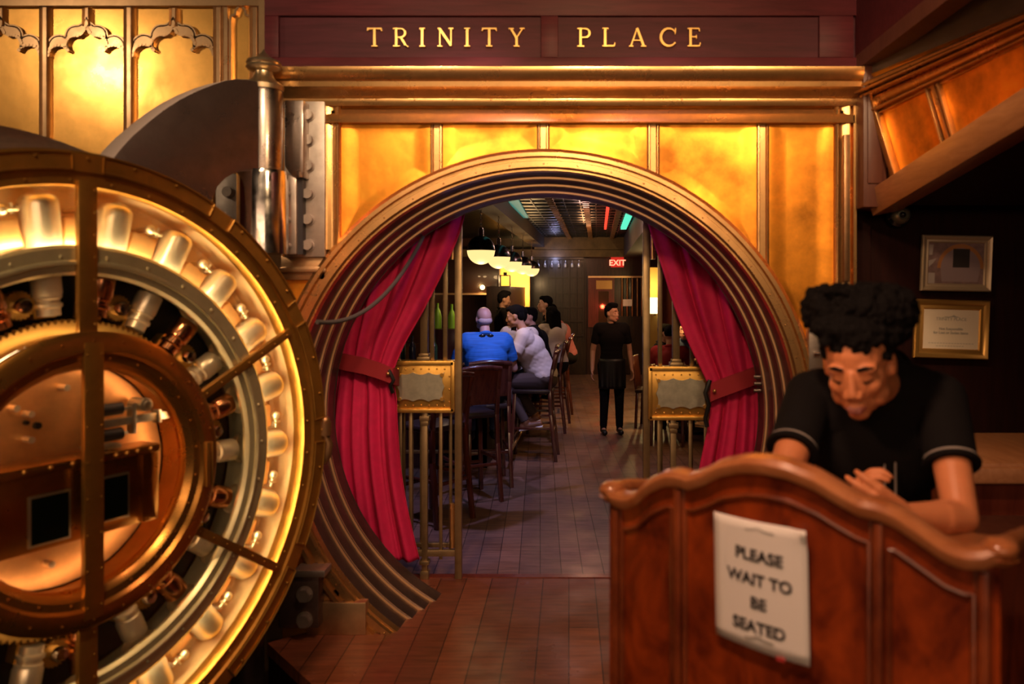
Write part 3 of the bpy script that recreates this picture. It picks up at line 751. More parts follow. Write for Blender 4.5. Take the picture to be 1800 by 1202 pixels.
build(b, 'post_pin', 'nickel', vd, local=True)
b = MB(); b.cyl((-.08, .125, DZ+.18), (-.08, .14, DZ+.18), .012, n=12); b.cyl((-.115, .125, DZ+.195), (-.115, .14, DZ+.195), .008, n=12); build(b, 'key_hole', 'black', vd, local=True)
# rim knuckle
b = MB(); c0 = V((1.10, -.01, DZ+.0))
b.cyl(c0+V((0, 0, -.03)), c0+V((0, 0, .03)), .028, n=16); b.sph(c0+V((0, 0, .035)), .024, 12); b.tube([c0+V((0, 0, -.03)), c0+V((.012, -.01, -.07)), c0+V((.004, -.012, -.12)), c0+V((-.004, -.005, -.16))], [.016, .02, .018, .006], 10)
build(b, 'rim_latch', 'bronze', vd, local=True)

# ---- crane hinge
ch = thing('crane_hinge', 'dark steel crane arm and pointed brass topped hinge post carrying the vault door', 'hinge', (-1.53, 4.0, -.34))
h0 = V((-1.53, 4.0, 0)); dv = (V((-2.16, 2.95, 0))-h0).normalized()
def hit(px, py):
    kk = (px-PX0)/F; u = (kk*h0.y-h0.x)/(dv.x-kk*dv.y); Y = h0.y+dv.y*u
    return (u, CH-(py-PY0)*Y/F)
ol = [(470, 152), (440, 147), (418, 143), (400, 142), (380, 145), (358, 152), (330, 163), (300, 178), (272, 196), (245, 217), (218, 240), (196, 263), (175, 290), (168, 330), (166, 380), (250, 420), (330, 425), (357, 352), (366, 330), (380, 315), (396, 306), (412, 302), (470, 300)]
o2 = [hit(*q) for q in ol]; nv = V((-dv.y, dv.x, 0)).normalized()
if nv.y > 0: nv = -nv
b = MB(); b.ext(o2, V((h0.x, h0.y, 0))-nv*.07, dv, (0, 0, 1), nv, .14, side=1); build(b, 'crane_arm', ['dark_steel', 'arm_edge_lit'], ch, bevel=.004, ang=25)
b = MB(); px_ = V((-1.525, 3.98, 0))
def pz(py): return CH-(py-PY0)*3.98/F
b.lathe([(.0, pz(300)), (.092, pz(300)), (.092, pz(165)), (.088, pz(160)), (0, pz(160))], px_, (0, 0, 1), 40); build(b, 'post', 'steel', ch)
b = MB()
fz = lambda py: CH-(py-PY0)*3.98/F
b.lathe([(0, fz(160)), (.095, fz(160)), (.098, fz(152)), (.085, fz(146)), (.06, fz(142)), (.045, fz(132)), (.045, fz(127)), (.075, fz(124)), (.085, fz(120)), (.078, fz(115)), (.085, fz(112)), (.080, fz(108)), (.055, fz(105)), (.03, fz(99)), (.012, fz(93)), (0, fz(86))], px_, (0, 0, 1), 36)
build(b, 'finial', 'finial_brass', ch)
b = MB(); b.lathe([(0, pz(300)), (.118, pz(302)), (.122, pz(308)), (.122, pz(446)), (.0, pz(446))], px_+V((-.005, 0, 0)), (0, 0, 1), 44); build(b, 'lower_knuckle', 'bright_steel', ch)
b = MB(); b.lathe([(0, -.34), (.08, -.34), (.08, pz(446)), (.0, pz(446))], px_+V((-.1, .05, 0)), (0, 0, 1), 32); build(b, 'lower_post', 'dark_steel', ch)
# wall plates with their bolts
def plate(x0, x1, y0, y1, Y, m, bolts, name='wall_plate', th=.04, br=.026):
    b = MB(); q0 = P(x0, y1, Y); q1 = P(x1, y0, Y); b.box((q0.x, Y, q0.z), (q1.x, Y+th, q1.z)); pl = build(b, name, m, ch, bevel=.006)
    for bx, by in bolts:
        c = P(bx, by, Y); b = MB(); b.cyl(c, c+V((0, -.035, 0)), br, n=6 if br > .03 else 18); b.cyl(c, c+V((0, -.006, 0)), br*1.25, n=18); build(b, 'bolt', 'steel_plate', pl)
plate(499, 571, 176, 452, 4.17, 'steel_plate', [(543, y_) for y_ in (203, 247, 292, 341, 386, 431)])
b = MB(); q0 = P(500, 312, 4.08); q1 = P(533, 176, 4.08); b.ext([(q0.x, q1.z), (q1.x, q1.z), (q1.x, q0.z-.0), (q1.x-.03, q0.z), (q0.x+.03, q0.z+.02), (q0.x, q0.z+.06)], (0, 4.08, 0), (1, 0, 0), (0, 0, 1), (0, 1, 0), .1); build(b, 'web_plate', 'steel', ch, bevel=.005)
plate(497, 521, 306, 447, 4.10, 'steel_plate', [(506, 340), (506, 386), (506, 432)], th=.08, br=.015)
b = MB(); q0 = P(521, 447, 4.12); q1 = P(532, 312, 4.12); b.box((q0.x, 4.12, q0.z), (q1.x, 4.2, q1.z)); build(b, 'spacer', 'iron', ch)
plate(378, 425, 305, 446, 4.20, 'steel_plate', [(403, 338), (403, 388), (403, 430)], th=.06)
plate(490, 560, 1010, 1104, 4.10, 'dark_steel', [(536, 1044), (536, 1089)], name='floor_bracket', th=.10, br=.034)
b = MB(); q0 = P(520, 1010, 4.12); q1 = P(575, 998, 4.12); b.box((q0.x, 4.08, q0.z), (q1.x, 4.2, q1.z)); build(b, 'bracket_cap', 'steel_plate', ch, bevel=.004)

# ---- cable from the door to the inside of the ring
p0, p1 = V((-1.15, 3.64, 1.66)), V((-.86, 4.70, 2.12))
pts = []
for i in range(25):
    t = i/24; q = p0.lerp(p1, t); q.z -= .16*4*t*(1-t)*.9; pts.append(q)
b = MB(); b.tube(pts, .011, 8); tag(build(b, 'cable', 'cable'), 'thin dark cable hanging from the vault door rim into the round doorway', 'cable')
# ---------------------------------------------------------------- the bar room behind the vault
ZB = -.05
b = MB(); b.box((-4.2, 5.05, ZB-.06), (4.2, 18.2, ZB)); struct(b, 'floor_bar', 'floor_bar', smooth=False)
b = MB(); b.box((-2.2, 5.0, -.06), (3.4, 5.06, .006)); struct(b, 'trim_17', 'red_wood', smooth=False)
def zc(mb, pts, z0, z1, mi=0): mb.ext(pts, (0, 0, z0), (1, 0, 0), (0, 1, 0), (0, 0, 1), z1-z0, mi)
def strip(u0, u1, y0, y1): return [(U(u0, y0), y0), (U(u1, y0), y0), (U(u1, y1), y1), (U(u0, y1), y1)]
b = MB(); zc(b, strip(-3.3, -3.2, 4.7, 18.2), ZB, 3.1); struct(b, 'wall_bar_left', 'bar_wood', smooth=False)
b = MB(); zc(b, strip(2.6, 2.7, 4.7, 18.2), ZB, 3.1); struct(b, 'wall_bar_right', 'bar_wood', smooth=False)
b = MB(); b.box((-3.4, 17.76, ZB), (3.6, 17.86, 3.1)); struct(b, 'wall_bar_back', 'bar_wood', smooth=False)
# pressed tin ceiling in long bays, with ribs of studs
M['tin'] = mat('tin', (.018, .022, .022), .34, .85, var=.4, vscale=5)
M['tin_rib'] = mat('tin_rib', (.20, .12, .06), .5, .8, var=.4, vscale=8)
M['plaster_dark'] = mat('plaster_dark', (.12, .07, .03), .7, var=.4, vscale=5)
M['beam_dark'] = mat('beam_dark', (.03, .018, .012), .7)
b = MB(); zc(b, strip(-3.3, 2.7, 4.7, 18.1), 2.98, 3.04); struct(b, 'ceiling_bar', 'tin', smooth=False)
b = MB()
y = 6.6
while y < 17.4:
    b.box((U(-.95, y), y, 2.965), (U(.75, y), y+.03, 2.982)); y += .42
u = -.9
while u < .75:
    vs = strip(u, u+.015, 6.4, 17.3); zc(b, vs, 2.968, 2.984); u += .21
struct(b, 'trim_18', 'tin', smooth=False)
b = MB()
for u in (-.42, .03, .48):
    zc(b, strip(u-.03, u+.03, 6.0, 17.3), 2.935, 2.98)
    y = 6.6
    while y < 17.2:
        b.cbox((U(u, y), y, 2.93), (.085, .06, .025)); y += .21
struct(b, 'trim_19', 'tin_rib', smooth=False)
b = MB(); zc(b, strip(-1.22, -.98, 5.2, 17.4), 2.76, 3.0); zc(b, strip(.75, 1.15, 5.2, 17.4), 2.55, 3.0); struct(b, 'trim_20', 'beam_dark', smooth=False)
b = MB(); b.box((-.75, 17.3, 2.70), (3.2, 17.6, 3.0)); b.box((-3.3, 17.3, 2.55), (3.3, 17.5, 2.71)); struct(b, 'trim_21', 'plaster_dark', smooth=False)
# glowing strips on the ceiling for coloured lines reflected in the tin
for (u0, u1, y0, y1, col, e, nm, lab) in ((.60, .70, 9.6, 14.5, (.1, .85, .55), 1.1, 'glow_streak', 'green glowing strip for a reflected line along the right side of the bar ceiling'),
                                         (.30, .34, 10.0, 14.5, (1, .04, .02), 1.6, 'glow_streak', 'thin red glowing strip for a reflected line on the bar ceiling, beside the green one'),):
    b = MB(); zc(b, strip(u0, u1, y0, y1), 2.925, 2.968)
    tag(build(b, nm, emis(nm+str(e), col, e), smooth=False), lab, 'light strip')
b = MB(); b.box((U(-.92, 9), 8.6, 2.95), (U(-.78, 9), 12.5, 2.966)); tag(build(b, 'glow_streak', emis('teal_streak', (.08, .5, .40), .35), smooth=False), 'teal glowing strip beside the ceiling beam above the globe lamps', 'light strip')

# ---- pendants
def pendant():
    r = thing('pendant_lamp', 'x', 'pendant lamp', (0, 0, 0), 0, 'globe pendant lamps over the bar')
    R_ = .15
    b = MB(); b.lathe([(R_*math.sin(t), R_*math.cos(t)) for t in [i*PI/2/10 for i in range(11)]]+[(R_+.004, -.002), (R_+.004, -.012), (R_, -.012)], (0, 0, 0), n=32)
    build(b, 'metal_dome', 'gloss_metal', r, local=True)
    b = MB(); b.lathe([(R_*math.cos(t), -.012-R_*math.sin(t)) for t in [i*PI/2/10 for i in range(11)]], (0, 0, 0), n=32); build(b, 'glass_globe', 'globe_glow', r, local=True)
    b = MB(); b.cyl((0, 0, .14), (0, 0, .22), .028, n=14); b.cyl((0, 0, .22), (0, 0, .235), .02, n=12); build(b, 'socket', 'bright_steel', r, local=True)
    b = MB(); z = .24; i = 0
    while z < .72:
        pts = []
        for q in range(9):
            a = 2*PI*q/8; x = .011*math.cos(a); pts.append((x if i % 2 else 0, 0 if i % 2 else x, z+.017+.017*math.sin(a)))
        b.tube(pts, .0035, 5); z += .026; i += 1
    build(b, 'chain', 'bright_steel', r, local=True)
    return r
M['gloss_metal'] = mat('gloss_metal', (.16, .15, .18), .25, .95)
M['globe_glow'] = emis('globe_glow', (1, .66, .25), 1.35)
pp = [(845.5, 436, 8.57), (876.5, 449, 10.2), (900, 459, 11.9), (919, 465, 13.6), (934.5, 470, 15.4)]
plab = ['globe pendant lamp with dark metal top, nearest and largest of the row over the bar', 'second globe pendant lamp from the front over the bar', 'middle globe pendant lamp of the row over the bar', 'fourth globe pendant lamp, just before the smallest one', 'farthest and smallest globe pendant lamp in the row over the bar']
pr0 = pendant()
for i, (x, y, Y) in enumerate(pp):
    q = P(x, y, Y); q.z = 2.25
    o = pr0 if i == 0 else copy_tree(pr0)
    o.location = q; o['label'] = plab[i]
    light('POINT', q+V((.0, -.0, -.26)), 9, (1, .62, .28), .08)

# ---- bar counter
bc = thing('bar_counter', 'long dark wooden bar counter running back from the seated customers', 'bar', (U(-.9, 8.2), 8.2, ZB))
b = MB(); zc(b, strip(-1.15, -.98, 8.35, 15.5), ZB, 1.0); zc(b, [(-2.9, 8.35), (U(-.98, 8.35), 8.35), (U(-.98, 8.8), 8.8), (-2.9, 8.8)], ZB, 1.0); build(b, 'body', 'bar_wood', bc, smooth=False)
b = MB(); zc(b, strip(-1.25, -.70, 8.15, 15.6), 1.0, 1.05); zc(b, [(-2.95, 8.15), (U(-1.25, 8.15), 8.15), (U(-1.25, 8.85), 8.85), (-2.95, 8.85)], 1.0, 1.05); build(b, 'counter_top', 'stool_wood', bc, bevel=.01)
b = MB(); b.tube([(U(-.72, 15), 15, .15), (U(-.72, 8.2), 8.2, .15), (-2.9, 8.2, .15)], .02, 10); build(b, 'foot_rail', 'brass_trim', bc)

# back bar: hood, lit wall, shelves
b = MB(); q0 = P(700, 515, 13.2); q1 = P(877, 462, 13.2); b.box((q0.x, 13.2, q0.z), (q1.x, 13.5, q1.z+.25)); struct(b, 'trim_22', 'gloss_hood', smooth=False) if False else None
M['gloss_hood'] = mat('gloss_hood', (.05, .022, .016), .3, coat=.3)
hd = thing('bar_hood', 'dark glossy canopy above the back of the bar with a small glowing ball as its reflection', 'canopy', (-1.9, 13.2, 1.75))
b = MB(); b.box((q0.x, 13.2, q0.z), (q1.x, 13.6, q1.z+.1)); build(b, 'canopy_panel', 'gloss_hood', hd, bevel=.01)
b = MB(); c = P(848, 505, 13.1); b.sph(c, .04, 12); build(b, 'bulb', emis('hood_reflection', (1, .6, .22), 9), hd)  # glowing ball stands in for the light reflected on the hood
b = MB(); b.box((q0.x, 13.15, q0.z-.03), (q1.x, 13.25, q0.z)); build(b, 'edge_trim', 'bronze_edge', hd)
light('POINT', c+V((0, -.12, -.02)), 3, (1, .55, .2), .04)
b = MB(); q0 = P(872, 535, 16.0); q1 = P(931, 468, 16.0); b.box((q0.x, 16.0, ZB), (q1.x, 16.1, 2.4)); tag(build(b, 'lit_panel', 'lit_plaster' if False else mat('lit_plaster', (.75, .42, .10), .7, var=.2, vscale=3), smooth=False), 'golden lit plaster panel behind the bartender', 'wall panel')
c = P(913, 512, 15.8); light('POINT', c, 26, (1, .60, .2), .06)
light('AREA', P(900, 470, 15.3), 26, (1, .60, .2), .3, P(900, 500, 16))
wl = thing('wall_lamp', 'small glowing bulb lamp against the golden panel behind the bartender', 'lamp', P(911, 520, 15.85))
b = MB(); b.sph(P(911, 512, 15.85), .07, 12); build(b, 'bulb', emis('bulb2', (1, .72, .3), 5), wl)
b = MB(); b.cyl(P(911, 528, 15.85), P(911, 518, 15.85), .03, n=10); build(b, 'base', 'bronze', wl)
ln = thing('lantern', 'black wire lantern standing behind the bartender head by the golden panel', 'lantern', P(887, 506, 13.0))
a_, b_ = P(879, 503, 13.0), P(896, 484, 13.0)
b = MB()
for x in (a_.x, b_.x):
    for y in (13.0, 13.14): b.bar((x, y, a_.z), (x, y, b_.z), .012, .012)
for z in (a_.z, b_.z):
    b.bar((a_.x, 13, z), (b_.x, 13, z), .012, .012); b.bar((a_.x, 13.14, z), (b_.x, 13.14, z), .012, .012); b.bar((a_.x, 13, z), (a_.x, 13.14, z), .012, .012); b.bar((b_.x, 13, z), (b_.x, 13.14, z), .012, .012)
build(b, 'cage', 'iron', ln, smooth=False)
b = MB(); b.cyl(((a_.x+b_.x)/2, 13.07, b_.z), ((a_.x+b_.x)/2, 13.07, b_.z+.05), .03, n=12); build(b, 'cap', 'iron', ln)
b = MB(); zc(b, strip(-1.62, -1.24, 12.9, 15.6), ZB, 1.88); struct(b, 'trim_22', 'bar_wood', smooth=False)
bs = thing('back_bar_shelf', 'dark back bar shelf with rows of bottles left of the bar', 'shelf', (U(-2.9, 9), 9, ZB))
b = MB(); zc(b, strip(-3.2, -2.75, 8.9, 13.1), ZB, .95); build(b, 'cabinet', 'bar_wood', bs, smooth=False)
for z in (1.25, 1.62, 2.0):
    b = MB(); zc(b, strip(-3.2, -2.9, 8.9, 13.1), z, z+.03); build(b, 'shelf_board', 'bar_wood', bs, smooth=False)
def bottle(name, m, h=.28, r=.036, cap='black'):
    t = MB(); t.lathe([(0, 0), (r, 0), (r, h*.58), (r*.85, h*.66), (r*.36, h*.76), (r*.34, h*.95), (r*.42, h*.955), (r*.42, h), (0, h)], (0, 0, 0), n=14)
    return t
for i, c in enumerate([(.02, .06, .03), (.25, .12, .03), (.02, .02, .025), (.3, .28, .2)]): M['bottle%d' % i] = mat('bottle%d' % i, c, .1, coat=.5)
M['bottle_hi'] = mat('bottle_hi', (.22, .50, .02), .4, emit=(.4, .9, .02), es=.0)
# bottles and glasses on the near end of the bar, seen through the grille
spots = [(-1.42, 8.4, 'bottle0'), (-1.30, 8.55, 'bottle1'), (-1.55, 8.6, 'bottle3'), (-1.66, 8.45, 'bottle2'), (-1.80, 8.6, 'bottle0'), (-1.18, 8.62, 'bottle2')]
bl = ['dark green bottle standing on the near end of the bar', 'amber bottle on the near end of the bar beside the dark green one', 'pale bottle on the near end of the bar', 'black bottle near the left of the bar end', 'dark green bottle farthest left on the bar end', 'black bottle on the bar nearest the bald man']
for (x, y, m), l in zip(spots, bl):
    bb = bottle('bottle', m); bb.v = [q+V((x, y, 1.05)) for q in bb.v]; tag(build(bb, 'bottle', m), l, 'bottle', 'bottles on the near end of the bar')
first = None
for j, z in enumerate((1.28, 1.65, 2.03)):
    for i in range(16):
        y = 9.1+i*.25; m = 'bottle%d' % random.randrange(4)
        bb = bottle('b', m, .24+.08*random.random()); ob = build(bb, 'bottle', m); ob.location = (U(-3.02, y), y, z)
        tag(ob, ['bottle on the lowest shelf of the back bar', 'bottle on the middle shelf of the back bar', 'bottle on the top shelf of the back bar'][j], 'bottle', ['bottles on the lowest back bar shelf', 'bottles on the middle back bar shelf', 'bottles on the top back bar shelf'][j])
light('SPOT', (-2.2, 9.5, 2.8), 40, (.5, .7, 1), .08, (-3.0, 10.5, 1.6), 90, .6)
q0 = P(758, 577, 8.45); q1 = P(806, 577, 8.45); b = MB(); b.box((q0.x, 8.45, 1.05), (q1.x, 8.65, q0.z-.01)); tag(build(b, 'drinks_caddy', 'bar_wood', bevel=.006), 'dark wooden box on the bar end under the two yellow green bottles', 'box')
vt = MB(); vt.lathe([(0, 0), (.045, 0), (.045, .13), (.03, .19), (.014, .22), (.014, .27), (0, .27)], P(769, 577, 8.55), n=14); tag(build(vt, 'bottle', 'bottle_hi'), 'bright yellow green bottle at the bar behind the grille', 'bottle')
vt = MB(); vt.lathe([(0, 0), (.04, 0), (.04, .12), (.025, .18), (.014, .2), (.014, .26), (0, .26)], P(794, 577, 8.55), n=14); tag(build(vt, 'bottle', 'bottle_hi'), 'yellow green bottle nearer the gate post, behind the grille', 'bottle')

# ---- stools
def stool():
    r = thing('bar_stool', 'x', 'bar stool', (0, 0, 0), 0, 'dark wooden bar stools along the bar')
    # faces -y local is front; back at +y
    b = MB(); b.cbox((0, 0, .76), (.42, .42, .05)); build(b, 'seat', 'seat_leather', r, local=True, bevel=.018)
    for sx_, sy in ((-1, -1), (1, -1)):
        b = MB(); b.bar((sx_*.18, sy*.18, .74), (sx_*.21, sy*.22, 0), .036, .036, up=(0, 1, 0)); build(b, 'leg', 'stool_wood', r, local=True, bevel=.004)
    for sx_ in (-1, 1):
        b = MB(); pts = [(sx_*.20, .27, 0), (sx_*.19, .21, .5), (sx_*.185, .20, .76), (sx_*.185, .23, 1.0), (sx_*.185, .27, 1.16)]
        for i in range(4): b.bar(pts[i], V(pts[i+1])+V((0, 0, .01)), .036, .038, up=(0, 1, 0))
        build(b, 'leg', 'stool_wood', r, local=True, bevel=.004)
    b = MB()
    def f(u, v): return (-.175+.35*u, .205+.06*(v)**1.1+.02*math.sin(PI*u), .86+.31*v)
    b.grid(f, 8, 6); build(b, 'backrest', 'stool_wood', r, local=True, solid=.022, bevel=.003)
    b = MB(); b.tube([(-.20, .27, 1.17), (-.1, .285, 1.185), (0, .29, 1.19), (.1, .285, 1.185), (.20, .27, 1.17)], .022, 10); build(b, 'top_rail', 'stool_wood', r, local=True)
    for p, q in (((-.2, -.2, .27), (.2, -.2, .27)), ((-.2, .23, .33), (.2, .23, .33)), ((-.2, -.2, .36), (-.195, .22, .36)), ((.2, -.2, .36), (.195, .22, .36))):
        b = MB(); b.bar(p, q, .026, .026); build(b, 'stretcher', 'stool_wood', r, local=True, bevel=.003)
    return r
M['seat_leather'] = mat('seat_leather', (.02, .01, .009), .35)
st_list = [   # x, y, rz (local -y is where the sitter faces), label
    (-.80, 7.72, PI+.25, 'bar stool under the bald man in the blue shirt'),
    (-.40, 8.85, -PI/2-.05, 'bar stool under the heavy man in the white polo shirt'),
    (-1.12, 6.5, PI/2+2.5, 'empty bar stool nearest the gate, its back just right of the gate post'),
    (-.90, 7.15, PI+.5, 'empty bar stool between the gate and the bald man'),
    (-.42, 9.75, -PI/2, 'bar stool behind the man in white, third along the bar'),
    (-.32, 10.55, -PI/2, 'bar stool under the woman with long dark hair'),
    (-.26, 11.35, -PI/2, 'bar stool beyond the woman with long dark hair'),
    (-.22, 12.15, -PI/2, 'farthest bar stool, under the man in pink')]
s0 = stool()
for i, (x, y, rz, l) in enumerate(st_list):
    o = s0 if i == 0 else copy_tree(s0)
    o.location = (x, y, ZB); o.rotation_euler = (0, 0, rz); o['label'] = l

# ---- the gates in the doorway
def scallop(w, h, x0, z0):
    pts = []; n = 96
    for i in range(n):
        t = i/n*4; s = int(t); f = t-s
        amp = .014
        def wav(L, cnt): return amp*abs(math.sin(PI*cnt*f))
        if s == 0: pts.append((x0+w*f, z0+wav(w, 3)))
        elif s == 1: pts.append((x0+w-wav(h, 2), z0+h*f))
        elif s == 2: pts.append((x0+w*(1-f), z0+h-wav(w, 3)))
        else: pts.append((x0+wav(h, 2), z0+h*(1-f)))
    return pts
def gate(name_l, label, post_px, pan0, pan1, py0, py1, sc0, sc1, bars_low, bars_up, side, far_x, ylow):
    Y = 5.0
    g = thing('grille_gate', label, 'gate', P(post_px, 1020, Y))
    X = lambda px: (px-PX0)*Y/F
    Z = lambda py: CH-(py-PY0)*Y/F
    b = MB(); xp = X(post_px); b.box((xp-.022, Y-.02, 0), (xp+.022, Y+.02, 2.42)); build(b, 'post', 'gate_brass', g, bevel=.004)
    hx = xp+side*-.038
    for a, c in ((352, 456), (640, 722), (885, 962)):
        b = MB(); b.cyl((hx, Y, max(Z(c), .02)), (hx, Y, Z(a)), .019, n=14); build(b, 'hinge_barrel', 'brass_trim', g)
    xa, xb = sorted((X(pan0), X(pan1)))
    if side > 0: xa = far_x
    else: xb = far_x
    b = MB(); b.box((xa, Y-.03, Z(py1)), (xb, Y+.05, Z(py0)))
    b.box((xa-.006, Y-.045, Z(py0)-.022), (xb+.006, Y+.06, Z(py0)+.006)); b.box((xa-.006, Y-.045, Z(py1)-.006), (xb+.006, Y+.06, Z(py1)+.018))
    for xe in (xa, xb): b.box((xe-.012, Y-.045, Z(py1)), (xe+.012, Y+.0, Z(py0)))
    nx = 7
    for i in range(nx):
        for z in (Z(py0)-.045, Z(py1)+.038): b.sph((X(sc0)+(X(sc1)-X(sc0))*i/(nx-1), Y-.032, z), .006, 8)
    for i in range(3):
        for xx in (X(sc0)-.03, X(sc1)+.03): b.sph((xx, Y-.032, Z(py1)+.06+i*.08), .006, 8)
    pn = build(b, 'lock_panel', 'panel_brass', g, bevel=.004)
    b = MB(); w_ = X(sc1)-X(sc0); h_ = Z(py0)-Z(py1)-.13
    b.ext(scallop(w_, h_, X(sc0), Z(py1)+.065), (0, Y-.045, 0), (1, 0, 0), (0, 0, 1), (0, 1, 0), .02); build(b, 'scalloped_plate', 'old_silver', pn, smooth=False)
    for xx in (X(sc0)+.015, X(sc1)-.015):
        for zz in (Z(py1)+.08, Z(py0)-.08): b = MB(); b.cyl((xx, Y-.055, zz), (xx, Y-.04, zz), .012, n=10); build(b, 'rosette', 'gear_brass', pn)
    for px, big in bars_low:
        x = X(px); b = MB()
        if big:
            b.box((x-.018, Y-.018, 0.03), (x+.018, Y+.018, Z(py1))); b.box((x-.03, Y-.03, Z(py1)-.06), (x+.03, Y+.03, Z(py1)-.03)); b.box((x-.024, Y-.024, Z(py1)-.09), (x+.024, Y+.024, Z(py1)-.06))
            b.box((x-.026, Y-.026, .0), (x+.026, Y+.026, .05)); b.box((x-.03, Y-.03, .09), (x+.03, Y+.03, .115))
        else: b.box((x-.010, Y-.01, ylow-.02), (x+.010, Y+.01, Z(py1)))
        build(b, 'bar', 'gate_brass', g, bevel=.002)
        if not big:
            b = MB(); x2 = x+.035; b.box((x2-.010, Y+.17, ylow-.02), (x2+.010, Y+.19, Z(py1)+.1)); build(b, 'bar', 'gate_brass', g, bevel=.002)
    for px, big in bars_up:
        x = X(px); b = MB(); h = .022 if big else .013
        b.box((x-h, Y-h, Z(py0)), (x+h, Y+h, 2.42))
        if big: b.box((x-.04, Y-.04, Z(py0)), (x+.04, Y+.04, Z(py0)+.03)); b.box((x-.03, Y-.03, Z(py0)+.03), (x+.03, Y+.03, Z(py0)+.05))
        build(b, 'bar', 'gate_brass', g, bevel=.002)
    b = MB(); b.box((min(xp, far_x), Y-.016, ylow), (max(xp, far_x), Y+.016, ylow+.04)); b.box((min(xp, far_x), Y+.16, ylow), (max(xp, far_x), Y+.19, ylow+.03)); build(b, 'bottom_rail', 'gate_brass', g, bevel=.003)
    b = MB(); b.box((min(xp, far_x), Y-.02, 2.38), (max(xp, far_x), Y+.02, 2.43)); build(b, 'top_rail', 'gate_brass', g, bevel=.003)
    return g
M['gate_brass'] = mat('gate_brass', (.30, .21, .11), .38, .8, var=.25, vscale=12)
M['panel_brass'] = mat('panel_brass', (.72, .42, .10), .34, .88, var=.2, vscale=9)
gate('l', 'brass grille gate on the left of the doorway, half behind the red curtain', 806, 697, 797, 635, 722, 701, 783, [(640, 0), (665, 0), (690, 0), (704, 0), (722, 0), (747, 1), (775, 0)], [(660, 0), (700, 0), (746, 1), (760, 0), (783, 0)], 1, -1.20, .14)
gate('r', 'brass grille gate on the right of the doorway beside the podium', 1136, 1142, 1250, 645, 735, 1152, 1241, [(1158, 0), (1183, 1), (1213, 0), (1240, 0), (1270, 0), (1300, 0)], [(1160, 0), (1188, 1), (1216, 0), (1250, 0), (1290, 0)], -1, 1.12, .14)

# ---- curtains
def curtain(rows, Y, name, label, folds, ph):
    cu = thing(name, label, 'curtain', (rows[0][1]/1000, Y, 2.3))
    rows = [(py, (a-PX0)*Y/F, (c-PX0)*Y/F, CH-(py-PY0)*Y/F, dp) for py, a, c, dp in rows]
    def sm(v):
        t = v*(len(rows)-1); i = min(int(t), len(rows)-2); f = t-i
        p0 = rows[max(i-1, 0)]; p1 = rows[i]; p2 = rows[i+1]; p3 = rows[min(i+2, len(rows)-1)]
        return [.5*((2*b_)+(-a_+c_)*f+(2*a_-5*b_+4*c_-d_)*f*f+(-a_+3*b_-3*c_+d_)*f**3) for a_, b_, c_, d_ in zip(p0, p1, p2, p3)]
    def f(u, v):
        _, xa, xb, z, dp = sm(v)
        w = xb-xa; k = 2*PI*folds
        uu = u+.012*math.sin(3*v*PI+u*9)
        x = xa+w*(uu+.018*math.sin(k*uu*1.0+ph+1.2))
        y = Y+dp*(math.sin(k*uu+ph+.5*math.sin(4*v))*.6+.4*math.sin(k*1.7*uu+2*ph+v*1.5))
        return (x, y, z)
    b = MB(); b.grid(f, 150, 90); build(b, 'drape', 'curtain', cu, solid=.004, ang=180)
    return cu, sm
c1, f1 = curtain([(250, 640, 830, .035), (330, 632, 824, .035), (400, 618, 812, .035), (470, 604, 783, .035), (540, 596, 748, .033), (600, 592, 714, .028), (640, 592, 696, .022), (662, 592, 691, .018), (700, 586, 697, .024), (760, 582, 700, .030), (830, 584, 706, .034), (900, 590, 718, .036), (985, 596, 738, .036)], 4.86, 'curtain', 'crimson velvet curtain tied back on the left of the round doorway', 4.3, .4)
c2, f2 = curtain([(250, 1115, 1290, .032), (330, 1124, 1310, .034), (400, 1140, 1330, .034), (470, 1163, 1342, .034), (540, 1186, 1350, .032), (600, 1210, 1352, .028), (650, 1234, 1352, .022), (690, 1250, 1352, .018), (730, 1248, 1354, .024), (780, 1238, 1356, .030), (840, 1226, 1356, .034), (920, 1214, 1356, .036), (1000, 1208, 1354, .036)], 4.86, 'curtain', 'crimson velvet curtain tied back on the right of the round doorway', 4.0, 2.1)
def tie(cu, pts, h):
    """band around the gathered drape"""
    b = MB(); ps = [P(px, py, Y) for px, py, Y in pts]; n = len(ps); vs = []
    for p in ps: vs += [p+V((0, 0, h/2)), p-V((0, 0, h/2))]
    b.add(vs, [(2*i, 2*i+2, 2*i+3, 2*i+1) for i in range(n-1)]); build(b, 'tie_back', 'curtain_tie', cu, solid=.012, ang=60)
tie(c1, [(590, 633, 4.84), (610, 637, 4.79), (640, 643, 4.79), (668, 652, 4.79), (690, 661, 4.80), (700, 664, 4.87), (690, 662, 4.93)], .10)
b = MB(); b.sph(P(682, 657, 4.775), .012, 10); build(b, 'snap', 'brass_trim', c1)
b = MB(); b.tube([P(684, 650, 4.8), P(692, 668, 4.79), P(686, 678, 4.8), P(690, 690, 4.82)], .012, 8); build(b, 'tassel_cord', 'black', c1)
tie(c2, [(1350, 652, 4.84), (1325, 661, 4.79), (1295, 672, 4.79), (1265, 683, 4.79), (1250, 690, 4.80), (1242, 690, 4.87), (1252, 688, 4.93)], .11)
b = MB(); b.sph(P(1256, 687, 4.775), .012, 10); build(b, 'snap', 'brass_trim', c2)
b = MB(); b.tube([P(1248, 668, 4.8), P(1240, 690, 4.79), P(1246, 712, 4.8), P(1240, 735, 4.82), P(1243, 750, 4.82)], .014, 8); build(b, 'tassel_cord', 'black', c2)

